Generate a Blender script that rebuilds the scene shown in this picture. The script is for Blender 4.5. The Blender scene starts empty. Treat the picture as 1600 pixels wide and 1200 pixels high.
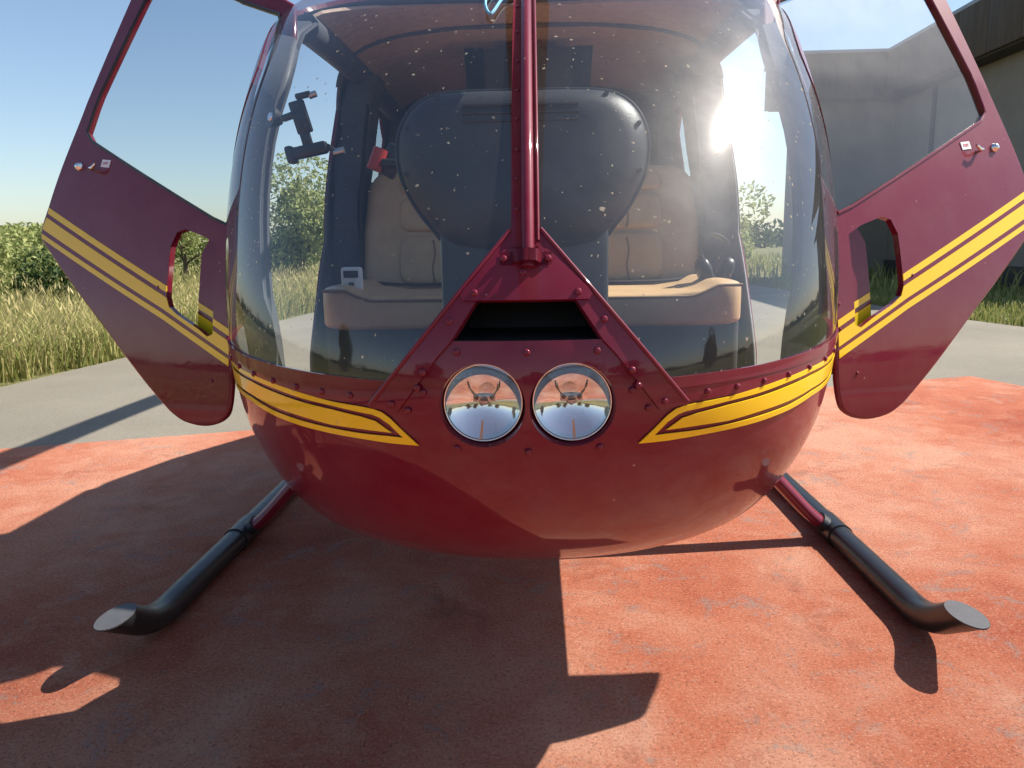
import bpy, bmesh, math, random
import numpy as np
from mathutils import Vector, Matrix
from mathutils.bvhtree import BVHTree
from mathutils.geometry import delaunay_2d_cdt

random.seed(4); rng = np.random.default_rng(4)
SC = bpy.context.scene
COL = SC.collection
R = math.radians

# ------------------------------------------------------------------ camera
PITCH, YAW, ROLL = R(10.4), R(1.8), R(1.0)
CAM = Vector((0.012, 0.0, 1.10)); FPX = 1200.0
_f = Vector((-math.sin(YAW)*math.cos(PITCH), math.cos(YAW)*math.cos(PITCH), -math.sin(PITCH)))
_r = _f.cross(Vector((0, 0, 1))).normalized(); _u = _r.cross(_f)
CR = _r*math.cos(ROLL) - _u*math.sin(ROLL); CU = _r*math.sin(ROLL) + _u*math.cos(ROLL)
cd = bpy.data.cameras.new('camera'); cd.sensor_width = 36; cd.lens = FPX/1600*36
cd.clip_start = 0.02; cd.clip_end = 2000
co = bpy.data.objects.new('camera', cd); COL.objects.link(co)
co.matrix_world = Matrix(((CR.x, CU.x, -_f.x, CAM.x), (CR.y, CU.y, -_f.y, CAM.y), (CR.z, CU.z, -_f.z, CAM.z), (0, 0, 0, 1)))
SC.camera = co
def ray(px, py): return (_f + CR*((px-800)/FPX) - CU*((py-600)/FPX)).normalized()
def at(px, py, **k):
    d = ray(px, py); a, val = list(k.items())[0]; i = 'xyz'.index(a)
    return CAM + d*((val - CAM[i])/d[i])

# ------------------------------------------------------------------ sky, sun, exposure
SUN_EL, SUN_AZ = R(47.5), R(75.0)          # azimuth from +Y towards +X
w = bpy.data.worlds.new('World'); SC.world = w; w.use_nodes = True
nt = w.node_tree; sk = nt.nodes.new('ShaderNodeTexSky'); sk.sky_type = 'NISHITA'; sk.sun_disc = False
sk.sun_elevation = SUN_EL; sk.sun_rotation = SUN_AZ; sk.air_density = 1.0; sk.dust_density = .8; sk.ozone_density = 1.6
nt.links.new(sk.outputs[0], nt.nodes['Background'].inputs[0]); nt.nodes['Background'].inputs[1].default_value = 0.078
ld = bpy.data.lights.new('sun', 'SUN'); ld.energy = 4.5; ld.angle = R(0.53); ld.color = (1.0, 0.93, 0.83)
lo = bpy.data.objects.new('sun', ld); COL.objects.link(lo)
sd = Vector((math.sin(SUN_AZ)*math.cos(SUN_EL), math.cos(SUN_AZ)*math.cos(SUN_EL), math.sin(SUN_EL)))
lo.rotation_euler = sd.to_track_quat('Z', 'Y').to_euler(); lo.location = sd*40
SC.view_settings.view_transform = 'Standard'; SC.view_settings.look = 'None'
SC.view_settings.exposure = 1.1; SC.view_settings.gamma = 1.0; SC.view_settings.use_curve_mapping = False
SC.render.engine = 'CYCLES'
SC.cycles.max_bounces = 10; SC.cycles.transparent_max_bounces = 24
SC.cycles.glossy_bounces = 6; SC.cycles.sample_clamp_indirect = 6; SC.cycles.caustics_reflective = False

# ------------------------------------------------------------------ materials
class NT:
    def __init__(s, name):
        s.m = bpy.data.materials.new(name); s.m.use_nodes = True
        s.t = s.m.node_tree; s.b = s.t.nodes['Principled BSDF']; s.out = s.t.nodes['Material Output']
    def n(s, typ, **kw):
        nd = s.t.nodes.new(typ)
        for k, v in kw.items():
            if hasattr(nd, k): setattr(nd, k, v)
            else: nd.inputs[k.replace('_', ' ')].default_value = v
        return nd
    def l(s, a, b): s.t.links.new(a, b)
    def co(s, scale=(1, 1, 1)):
        tc = s.n('ShaderNodeTexCoord'); mp = s.n('ShaderNodeMapping'); mp.inputs['Scale'].default_value = scale
        s.l(tc.outputs['Object'], mp.inputs[0]); return mp.outputs[0]
    def noise(s, vec, scale, detail=6, rough=.6):
        nd = s.n('ShaderNodeTexNoise'); nd.inputs['Scale'].default_value = scale
        nd.inputs['Detail'].default_value = detail; nd.inputs['Roughness'].default_value = rough
        s.l(vec, nd.inputs['Vector']); return nd.outputs['Fac']
    def ramp(s, fac, stops):
        nd = s.n('ShaderNodeValToRGB'); e = nd.color_ramp.elements
        while len(e) < len(stops): e.new(0.5)
        for el, (p, c) in zip(e, stops):
            el.position = p; el.color = (c, c, c, 1) if isinstance(c, (int, float)) else (*c, 1)
        s.l(fac, nd.inputs[0]); return nd.outputs[0]
    def mix(s, fac, a, b):
        nd = s.n('ShaderNodeMix'); nd.data_type = 'RGBA'
        for sock, v in ((nd.inputs[0], fac), (nd.inputs[6], a), (nd.inputs[7], b)):
            if isinstance(v, (int, float)): sock.default_value = v
            elif isinstance(v, tuple): sock.default_value = (*v, 1)
            else: s.l(v, sock)
        return nd.outputs[2]
    def math(s, op, a, b=None):
        nd = s.n('ShaderNodeMath', operation=op)
        for i, v in enumerate((a, b)):
            if v is None: continue
            if isinstance(v, (int, float)): nd.inputs[i].default_value = v
            else: s.l(v, nd.inputs[i])
        return nd.outputs[0]
    def bump(s, h, strength, dist=.002):
        nd = s.n('ShaderNodeBump'); nd.inputs['Strength'].default_value = strength; nd.inputs['Distance'].default_value = dist
        s.l(h, nd.inputs['Height']); s.l(nd.outputs[0], s.b.inputs['Normal'])
    def set(s, **kw):
        for k, v in kw.items():
            sock = s.b.inputs[k.replace('_', ' ')]
            if isinstance(v, tuple): v = (*v, 1)
            sock.default_value = v
        return s

M = {}
def simple(name, col, rough=.5, var=.12, scale=40, bump=0, bscale=300, **kw):
    t = NT(name); v = t.co(); n = t.noise(v, scale)
    lo_, hi_ = tuple(c*(1-var) for c in col), tuple(min(1, c*(1+var)) for c in col)
    t.l(t.ramp(n, [(.3, lo_), (.7, hi_)]), t.b.inputs['Base Color'])
    r = t.noise(v, scale*.6); t.l(t.ramp(r, [(.2, max(0, rough-.08)), (.8, min(1, rough+.1))]), t.b.inputs['Roughness'])
    if bump: t.bump(t.noise(v, bscale, 3), bump)
    t.set(**kw); M[name] = t.m; return t

def paint(name, col, wear=.5, metal=0.0):
    t = NT(name); v = t.co()
    d = t.ramp(t.noise(v, 9, 8, .7), [(.42, 0), (.75, 1)])
    t.l(t.mix(t.math('MULTIPLY', d, .10*wear), col, (.30, .22, .18)), t.b.inputs['Base Color'])
    # bug specks and stone chips
    vo = t.n('ShaderNodeTexVoronoi', feature='F1'); vo.inputs['Scale'].default_value = 38; t.l(v, vo.inputs['Vector'])
    sep = t.n('ShaderNodeSeparateColor'); t.l(vo.outputs['Color'], sep.inputs[0])
    thr = t.math('MULTIPLY', t.math('GREATER_THAN', sep.outputs[0], .86), .10)
    spk = t.math('LESS_THAN', t.math('ADD', vo.outputs['Distance'], t.math('MULTIPLY', t.noise(v, 420, 2), .06)), t.math('ADD', thr, .03))
    base = t.b.inputs['Base Color'].links[0].from_socket
    t.l(t.mix(t.math('MULTIPLY', spk, .35), base, (.42, .30, .26)), t.b.inputs['Base Color'])
    t.set(Metallic=metal, Roughness=.48, Coat_Weight=.75, Coat_Roughness=.035, Coat_IOR=1.5, Specular_IOR_Level=.08)
    cr = t.ramp(t.noise(v, 14), [(.35, .02), (.8, .10)]); t.l(cr, t.b.inputs['Coat Roughness'])
    b = t.n('ShaderNodeBump'); b.inputs['Strength'].default_value = .035; b.inputs['Distance'].default_value = .002
    t.l(t.noise(v, 22, 2), b.inputs['Height']); t.l(b.outputs[0], t.b.inputs['Coat Normal'])
    M[name] = t.m
paint('maroon', (.148, .0062, .024), .9, 0)
paint('yellow', (.86, .58, .012), .3)
simple('black_rubber', (.018, .018, .02), .45)
simple('skid_black', (.016, .017, .019), .33, bump=.12, bscale=500)
simple('lining', (.075, .080, .092), .6, bump=.15)
simple('headliner', (.58, .43, .33), .85, bump=.25, bscale=900)
simple('console', (.028, .030, .033), .40, bump=.25, bscale=700)
simple('carpet', (.035, .036, .04), .95, bump=.4, bscale=1500)
simple('leather', (.52, .35, .185), .40, var=.10, scale=14, bump=.5, bscale=26)
simple('leather_seam', (.20, .12, .055), .6)
simple('grey_trim', (.30, .33, .37), .45)
simple('painted_highlight', (.62, .70, .76), .4)  # pale colour painted in for light on the tunnel edges
simple('cap_grey', (.075, .075, .082), .6)
simple('white_plastic', (.75, .76, .78), .35)
simple('black_plastic', (.012, .012, .013), .35)
simple('red_plastic', (.45, .03, .02), .4)
simple('blue_cord', (.16, .42, .62), .7)
simple('chrome', (.8, .8, .8), .12, var=.04, Metallic=1.0)
simple('steel', (.45, .45, .46), .3, Metallic=1.0)
simple('mirror', (.80, .79, .76), .02, var=.02, Metallic=1.0)
M['mirror'].node_tree.nodes['Principled BSDF'].inputs['Roughness'].links and M['mirror'].node_tree.links.remove(M['mirror'].node_tree.nodes['Principled BSDF'].inputs['Roughness'].links[0])
M['mirror'].node_tree.nodes['Principled BSDF'].inputs['Roughness'].default_value = .02
simple('red_ink', (.55, .02, .02), .6)
simple('roof_dark', (.05, .042, .036), .8, bump=.3)
simple('bark', (.10, .075, .05), .9, bump=.5, bscale=60)

def glass(name, tint, specks, haze, smear=1.0):
    t = NT(name); v = t.co()
    t.t.nodes.remove(t.b)
    tr = t.n('ShaderNodeBsdfTransparent'); tr.inputs[0].default_value = (*tint, 1)
    gl = t.n('ShaderNodeBsdfGlossy'); gl.inputs['Roughness'].default_value = 0.0
    gh = t.n('ShaderNodeBsdfGlossy'); gh.inputs['Roughness'].default_value = 0.13
    ge = t.n('ShaderNodeNewGeometry')
    dt = t.n('ShaderNodeVectorMath', operation='DOT_PRODUCT'); t.l(ge.outputs['Normal'], dt.inputs[0]); t.l(ge.outputs['Incoming'], dt.inputs[1])
    om = t.math('SUBTRACT', 1.0, t.math('ABSOLUTE', dt.outputs['Value']))
    F = t.math('ADD', .070, t.math('MULTIPLY', t.math('POWER', om, 4.5), .9)); F = t.math('MINIMUM', F, .95)
    m1 = t.n('ShaderNodeMixShader'); t.l(F, m1.inputs[0]); t.l(tr.outputs[0], m1.inputs[1]); t.l(gl.outputs[0], m1.inputs[2])
    # fine scratches and dust film
    m2 = t.n('ShaderNodeMixShader'); sm = t.ramp(t.noise(v, 5, 8, .65), [(.3, haze*.5), (.75, haze*1.6)])
    t.l(sm, m2.inputs[0]); t.l(m1.outputs[0], m2.inputs[1]); t.l(gh.outputs[0], m2.inputs[2])
    gv = t.n('ShaderNodeBsdfGlossy'); gv.inputs['Roughness'].default_value = .5
    m2b = t.n('ShaderNodeMixShader'); t.l(t.ramp(t.noise(v, 9, 9, .7), [(.3, haze*1.6), (.75, haze*3.2)]), m2b.inputs[0]); t.l(m2.outputs[0], m2b.inputs[1]); t.l(gv.outputs[0], m2b.inputs[2])
    last = m2b.outputs[0]
    if specks:
        wv = t.n('ShaderNodeVectorMath', operation='ADD'); t.l(v, wv.inputs[0])
        nz = t.n('ShaderNodeTexNoise'); nz.inputs['Scale'].default_value = 330; nz.inputs['Detail'].default_value = 2; t.l(v, nz.inputs['Vector'])
        sc_ = t.n('ShaderNodeVectorMath', operation='SCALE'); t.l(nz.outputs['Color'], sc_.inputs[0]); sc_.inputs['Scale'].default_value = .0085
        t.l(sc_.outputs[0], wv.inputs[1])
        acc = None
        for scale, rad, keep in ((24, .062, .76), (44, .072, .45), (80, .09, .55)):
            vo = t.n('ShaderNodeTexVoronoi', feature='F1'); vo.inputs['Scale'].default_value = scale; t.l(wv.outputs[0], vo.inputs['Vector'])
            sp = t.n('ShaderNodeSeparateColor'); t.l(vo.outputs['Color'], sp.inputs[0])
            on = t.math('MULTIPLY', t.math('GREATER_THAN', sp.outputs[0], keep), t.math('MULTIPLY', sp.outputs[1], rad*1.7))
            k = t.math('LESS_THAN', vo.outputs['Distance'], on)
            acc = k if acc is None else t.math('MAXIMUM', acc, k)
        df = t.n('ShaderNodeBsdfDiffuse'); df.inputs[0].default_value = (.62, .55, .42, 1)
        tl = t.n('ShaderNodeBsdfTranslucent'); tl.inputs[0].default_value = (.62, .55, .42, 1)
        md = t.n('ShaderNodeMixShader'); md.inputs[0].default_value = .5; t.l(df.outputs[0], md.inputs[1]); t.l(tl.outputs[0], md.inputs[2])
        m3 = t.n('ShaderNodeMixShader'); t.l(t.math('MULTIPLY', acc, .8), m3.inputs[0]); t.l(last, m3.inputs[1]); t.l(md.outputs[0], m3.inputs[2])
        last = m3.outputs[0]
    t.l(last, t.out.inputs['Surface']); M[name] = t.m
glass('windshield', (.93, .95, .955), True, .012)
glass('door_glass', (.80, .84, .85), False, .007)
glass('lamp_glass', (.97, .97, .97), False, .004)

def ground_mats():
    # worn red helipad paint on asphalt
    t = NT('pad_paint'); v = t.co(); vs = t.co((1.0, 3.2, 1))
    vw = t.n('ShaderNodeVectorMath', operation='ADD'); nzc = t.n('ShaderNodeTexNoise'); nzc.inputs['Scale'].default_value = 3; t.l(v, nzc.inputs['Vector'])
    scn = t.n('ShaderNodeVectorMath', operation='SCALE'); scn.inputs['Scale'].default_value = .35; t.l(nzc.outputs['Color'], scn.inputs[0]); t.l(v, vw.inputs[0]); t.l(scn.outputs[0], vw.inputs[1]); vd = vw.outputs[0]
    big = t.ramp(t.noise(vd, .75, 10, .68), [(.34, (.36, .076, .036)), (.47, (.48, .148, .080)), (.62, (.60, .295, .195))])
    streak = t.ramp(t.noise(vd, 4.0, 11, .76), [(.53, 0), (.66, 1)])
    c = t.mix(t.math('MULTIPLY', streak, .5), big, (.60, .34, .24))
    fine = t.noise(v, 95, 6, .9)
    c = t.mix(t.math('MULTIPLY', t.ramp(fine, [(.405, 1), (.47, 0)]), .75), c, (.085, .030, .024))
    c = t.mix(t.math('MULTIPLY', t.ramp(t.noise(v, 130, 4, .85), [(.555, 0), (.62, 1)]), .65), c, (.72, .44, .32))
    patch_ = t.math('MULTIPLY', t.ramp(t.noise(vd, 6.5, 10, .8), [(.555, 0), (.60, 1)]), t.ramp(fine, [(.46, 0), (.52, 1)]))
    c = t.mix(t.math('MULTIPLY', patch_, .7), c, (.27, .24, .22))
    drk = t.ramp(t.noise(vd, 2.1, 10, .78), [(.56, 0), (.68, 1)])
    c = t.mix(t.math('MULTIPLY', drk, .5), c, (.19, .06, .042))
    # pale bare strip where paint is worn off near the far corner
    t.l(c, t.b.inputs['Base Color']); t.set(Roughness=.8, Specular_IOR_Level=.15)
    h = t.math('ADD', fine, t.math('MULTIPLY', t.noise(v, 35, 5), .5)); t.bump(h, 1.0, .011); M['pad_paint'] = t.m
    t = NT('asphalt'); v = t.co()
    c = t.ramp(t.noise(v, .6, 8, .6), [(.3, (.165, .148, .115)), (.7, (.235, .212, .165))])
    f = t.noise(v, 90, 5, .8); c = t.mix(t.math('MULTIPLY', t.ramp(f, [(.38, 1), (.52, 0)]), .5), c, (.07, .068, .065))
    t.l(c, t.b.inputs['Base Color']); t.set(Roughness=.85); t.bump(f, .7, .006); M['asphalt'] = t.m
    t = NT('field'); v = t.co()
    c = t.ramp(t.noise(v, .35, 9, .65), [(.3, (.075, .085, .022)), (.55, (.14, .13, .04)), (.75, (.21, .18, .07))])
    t.l(c, t.b.inputs['Base Color']); t.set(Roughness=1.0); t.bump(t.noise(v, 18, 5), 1, .05); M['field'] = t.m
    t = NT('wall_render'); v = t.co()
    c = t.ramp(t.noise(v, .8, 9, .65), [(.3, (.21, .18, .145)), (.7, (.29, .25, .205))])
    t.l(c, t.b.inputs['Base Color']); t.set(Roughness=.9); t.bump(t.noise(v, 60, 4), .3, .006); M['wall_render'] = t.m
    t = NT('fascia_wood'); v = t.co((3, 3, .4))
    c = t.ramp(t.noise(v, 2.2, 8, .7), [(.3, (.062, .045, .032)), (.7, (.115, .085, .06))])
    t.l(c, t.b.inputs['Base Color']); t.set(Roughness=.8); M['fascia_wood'] = t.m
ground_mats()
def leafmat(name, a, b, c):
    t = NT(name); oi = t.n('ShaderNodeNewGeometry')
    col = t.ramp(oi.outputs['Random Per Island'], [(0, a), (.5, b), (1, c)])
    t.l(col, t.b.inputs['Base Color']); t.set(Roughness=.6, Specular_IOR_Level=.25)
    tl = t.n('ShaderNodeBsdfTranslucent'); t.l(col, tl.inputs[0]); mx = t.n('ShaderNodeMixShader'); mx.inputs[0].default_value = .35
    t.l(t.b.outputs[0], mx.inputs[1]); t.l(tl.outputs[0], mx.inputs[2]); t.l(mx.outputs[0], t.out.inputs['Surface']); M[name] = t.m
leafmat('leaf_light', (.19, .24, .07), (.30, .34, .12), (.42, .42, .19))
leafmat('leaf_dark', (.03, .055, .014), (.05, .085, .022), (.085, .12, .035))
leafmat('grass_dry', (.32, .30, .10), (.48, .42, .18), (.60, .50, .26))
leafmat('grass_green', (.15, .19, .045), (.26, .28, .08), (.40, .36, .15))

# ------------------------------------------------------------------ object helpers
def tag(o, label=None, cat=None, group=None, kind=None):
    for k, v in (('label', label), ('category', cat), ('group', group), ('kind', kind)):
        if v: o[k] = v
    return o
def empty(name, loc=(0, 0, 0), parent=None):
    o = bpy.data.objects.new(name, None); COL.objects.link(o); o.location = loc; o.empty_display_size = .1
    if parent: o.parent = parent
    return o
H = None; HI = Matrix.Translation((0, -2.4, 0))
def set_parent(o, p):
    o.parent = p
    if p is H: o.matrix_parent_inverse = HI          # the helicopter's root stands at y = 2.4
def link(name, me, mat=None, parent=None, smooth=True):
    if mat: 
        for m in (mat if isinstance(mat, (list, tuple)) else [mat]): me.materials.append(M[m])
    o = bpy.data.objects.new(name, me); COL.objects.link(o)
    if parent: set_parent(o, parent)
    if smooth:
        me.polygons.foreach_set('use_smooth', [True]*len(me.polygons))
    return o
def pymesh(name, verts, faces):
    me = bpy.data.meshes.new(name); me.from_pydata([tuple(v) for v in verts], [], [tuple(f) for f in faces]); me.update(); return me
def bmobj(name, bm, mat, parent=None, smooth=True, angle=40):
    me = bpy.data.meshes.new(name); bmesh.ops.recalc_face_normals(bm, faces=bm.faces); bm.to_mesh(me); bm.free()
    o = link(name, me, mat, parent, smooth)
    if smooth:
        me.set_sharp_from_angle(angle=R(angle))
    return o
def box_bm(bm, lo_, hi_, bev=0, mat=None, seg=2):
    c = [(a+b)/2 for a, b in zip(lo_, hi_)]; s = [abs(b-a) for a, b in zip(lo_, hi_)]
    g = bmesh.ops.create_cube(bm, size=1); vs = g['verts']
    for v in vs: v.co = Vector((v.co.x*s[0]+c[0], v.co.y*s[1]+c[1], v.co.z*s[2]+c[2]))
    if bev:
        es = list({e for v in vs for e in v.link_edges})
        r = bmesh.ops.bevel(bm, geom=es, offset=bev, segments=seg, affect='EDGES', profile=.5); vs = list({v for f in r['faces'] for v in f.verts} | {v for v in vs if v.is_valid})
    if mat is not None:
        for v in vs:
            if v.is_valid: v.co = mat @ v.co
    return vs
def box(name, lo_, hi_, mat, parent=None, bev=.004, xf=None):
    bm = bmesh.new(); box_bm(bm, lo_, hi_, bev, xf); return bmobj(name, bm, mat, parent)
def tube_geo(path, rad, seg=12, cap=True, flat=None):
    """tube along a polyline: rad a number or list; returns verts, faces"""
    P = [Vector(p) for p in path]; n = len(P); rads = rad if isinstance(rad, (list, tuple)) else [rad]*n
    T = [(P[min(i+1, n-1)]-P[max(i-1, 0)]).normalized() for i in range(n)]
    up = Vector((0, 0, 1)) if abs(T[0].z) < .9 else Vector((1, 0, 0))
    N = (up - T[0]*up.dot(T[0])).normalized(); V_, F_ = [], []
    for i in range(n):
        N = (N - T[i]*N.dot(T[i])).normalized(); B = T[i].cross(N)
        for k in range(seg):
            a = 2*math.pi*k/seg; fx, fy = flat if flat else (1, 1)
            V_.append(P[i] + (N*math.cos(a)*fx + B*math.sin(a)*fy)*rads[i])
    for i in range(n-1):
        for k in range(seg):
            k2 = (k+1) % seg; F_.append((i*seg+k, i*seg+k2, (i+1)*seg+k2, (i+1)*seg+k))
    if cap: F_ += [tuple(range(seg))[::-1], tuple(range((n-1)*seg, n*seg))]
    return V_, F_
def tube(name, path, rad, mat, parent=None, seg=12, flat=None, angle=50):
    V_, F_ = tube_geo(path, rad, seg, True, flat); me = pymesh(name, V_, F_); o = link(name, me, mat, parent)
    me.set_sharp_from_angle(angle=R(angle)); return o
def curve3(pts, n=8):
    """Catmull-Rom resample"""
    P = [Vector(p) for p in pts]; out = []
    for i in range(len(P)-1):
        p0, p1, p2, p3 = P[max(i-1, 0)], P[i], P[i+1], P[min(i+2, len(P)-1)]
        for k in range(n):
            t = k/n; out.append(.5*((2*p1)+(p2-p0)*t+(2*p0-5*p1+4*p2-p3)*t*t+(3*p1-p0-3*p2+p3)*t**3))
    out.append(P[-1]); return out
def supel(name, c, r, mat, parent=None, e=.35, nu=28, nv=18, xf=None, fn=None):
    """rounded pillow (superellipsoid)"""
    sg = lambda t: math.copysign(abs(t)**e, t); V_, F_ = [], []
    for j in range(nv+1):
        b = -math.pi/2 + math.pi*j/nv
        for i in range(nu):
            a = 2*math.pi*i/nu
            p = Vector((r[0]*sg(math.cos(b))*sg(math.cos(a)), r[1]*sg(math.cos(b))*sg(math.sin(a)), r[2]*sg(math.sin(b))))
            if fn: p = fn(p)
            if xf: p = xf @ p
            V_.append(p + Vector(c))
    for j in range(nv):
        for i in range(nu):
            i2 = (i+1) % nu; F_.append((j*nu+i, j*nu+i2, (j+1)*nu+i2, (j+1)*nu+i))
    me = pymesh(name, V_, F_); bm = bmesh.new(); bm.from_mesh(me); bmesh.ops.remove_doubles(bm, verts=bm.verts, dist=1e-5)
    bm.to_mesh(me); bm.free(); return link(name, me, mat, parent)

# ------------------------------------------------------------------ fuselage surface (z, front y, half width, where the side runs straight)
CP = np.array([
 (.420,2.00,.000,2.00),(.421,1.88,.150,2.00),(.428,1.74,.310,2.00),(.448,1.58,.435,1.98),(.487,1.43,.515,1.97),
 (.550,1.295,.570,1.95),(.620,1.195,.604,1.94),(.700,1.120,.633,1.93),(.780,1.072,.652,1.92),(.870,1.050,.664,1.92),
 (.980,1.065,.675,1.92),(1.10,1.120,.680,1.93),(1.30,1.262,.672,1.95),(1.50,1.460,.645,2.00),(1.64,1.670,.625,2.10),
 (1.73,1.870,.545,2.20),(1.78,2.05,.375,2.28),(1.80,2.25,.000,2.35)])
_d = np.diff(CP[:, :3], axis=0); VP = np.concatenate([[0], np.cumsum(np.sqrt((_d**2).sum(1))*.75)]); VMAX = VP[-1]
def spline(x, y):
    n = len(x); h = np.diff(x); A = np.zeros((n, n)); b = np.zeros(y.shape); A[0, 0] = A[-1, -1] = 1
    for i in range(1, n-1):
        A[i, i-1] = h[i-1]; A[i, i] = 2*(h[i-1]+h[i]); A[i, i+1] = h[i]; b[i] = 3*((y[i+1]-y[i])/h[i]-(y[i]-y[i-1])/h[i-1])
    c = np.linalg.solve(A, b)
    def f(t):
        t = np.clip(t, x[0], x[-1]); i = np.clip(np.searchsorted(x, t, side='right')-1, 0, n-2)
        dx = (t-x[i])[:, None]; hi = h[i][:, None]; bb = (y[i+1]-y[i])/hi-hi*(2*c[i]+c[i+1])/3
        return y[i]+bb*dx+c[i]*dx**2+(c[i+1]-c[i])/(3*hi)*dx**3
    return f
PROF = spline(VP, CP); EX = .95; US = 1.2
_vt = np.linspace(0, VMAX, 3000); _pt = PROF(_vt); _zt = np.maximum.accumulate(_pt[:, 0])
def v_of_z(z): return float(np.interp(z, _zt, _vt))
def W_of_z(z): return np.interp(z, _zt, _pt[:, 2])
def FUS(q):
    q = np.asarray(q, float); u, v = q[:, 0]/US, q[:, 1]; c = PROF(v); a = np.clip(np.abs(u), 0, 1)*np.pi/2
    x = np.sign(u)*np.maximum(c[:, 2], 0)*np.sin(a)**EX
    y = c[:, 3]-(c[:, 3]-c[:, 1])*np.clip(np.cos(a), 0, 1)**EX+np.maximum(np.abs(u)-1, 0)*US
    return np.stack([x, y, c[:, 0]], 1)
def fus_xz(x, z):
    """surface parameters from (x, z) on the nose"""
    v = v_of_z(z); W = PROF(np.array([v]))[0, 2]; s = min(1, abs(x)/W)
    return (math.copysign(math.asin(s**(1/EX))/(math.pi/2)*US, x), v)
def fus_yz(y, z, side):
    v = v_of_z(z); c = PROF(np.array([v]))[0]
    if y >= c[3]: return (side*(US+y-c[3]), v)
    k = max(0, min(1, (c[3]-y)/(c[3]-c[1]))); return (side*math.acos(k**(1/EX))/(math.pi/2)*US, v)

HX, HY, TH = .676, 1.74, R(65)
_w0 = .676; _w148 = float(W_of_z(1.48))
def make_door(side):
    def D(q):
        q = np.asarray(q, float); s, z = q[:, 0], q[:, 1]; dx = np.where(z < 1.48, W_of_z(np.minimum(z, 1.48)), _w148-(z-1.48)*.20-(z-1.48)**2*.05)-_w0 - .02*np.clip(s, 0, 1)**2 - (z-1.0)*.24
        x = HX + s*math.sin(TH) + dx*math.cos(TH); y = HY + s*math.cos(TH) - dx*math.sin(TH)
        return np.stack([side*x, y, z], 1)
    return D
DOOR = {-1: make_door(-1), 1: make_door(1)}

def normals(S, q, ref):
    q = np.asarray(q, float); e = 2e-3; qq = q.copy()
    if S is FUS: qq[:, 1] = np.clip(qq[:, 1], .03, VMAX-.03)
    du = S(qq+[e, 0])-S(qq-[e, 0]); dv = S(qq+[0, e])-S(qq-[0, e]); n = np.cross(du, dv)
    l = np.linalg.norm(n, axis=1); n = n/np.maximum(l, 1e-12)[:, None]
    sgn = np.sign((n*(S(qq)-np.array(ref))).sum(1)); n *= sgn[:, None]
    return n
class Pix:
    """photo pixel -> surface parameters"""
    def __init__(s, S, ur, vr, nu=260, nv=260):
        s.us = np.linspace(*ur, nu); s.vs = np.linspace(*vr, nv); uu, vv = np.meshgrid(s.us, s.vs); q = np.stack([uu.ravel(), vv.ravel()], 1)
        s.q = q; P = S(q); idx = lambda j, i: j*nu+i; F_ = []
        for j in range(nv-1):
            for i in range(nu-1):
                F_ += [(idx(j, i), idx(j, i+1), idx(j+1, i+1)), (idx(j, i), idx(j+1, i+1), idx(j+1, i))]
        s.F = F_; s.P = [Vector(p) for p in P]; s.b = BVHTree.FromPolygons(s.P, F_)
    def __call__(s, px, py):
        h, n, i, d = s.b.ray_cast(CAM, ray(px, py))
        if h is None: raise ValueError(('miss', px, py))
        a, b, c = s.F[i]; A, B, C = s.P[a], s.P[b], s.P[c]
        v0, v1, v2 = B-A, C-A, h-A; d00, d01, d11, d20, d21 = v0.dot(v0), v0.dot(v1), v1.dot(v1), v2.dot(v0), v2.dot(v1)
        den = d00*d11-d01*d01; bv = (d11*d20-d01*d21)/den; bw = (d00*d21-d01*d20)/den
        q = s.q[a]*(1-bv-bw)+s.q[b]*bv+s.q[c]*bw; return (float(q[0]), float(q[1]))
PF = Pix(FUS, (-1.25*US, 1.25*US), (.02, VMAX-.02))
PDL = Pix(DOOR[-1], (-.45, 1.25), (.45, 2.0), 170, 160)
PDR = Pix(DOOR[1], (-.45, 1.25), (.45, 2.0), 170, 160)
def pixpoly(pf, pts): return [pf(*p) for p in pts]

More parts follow.
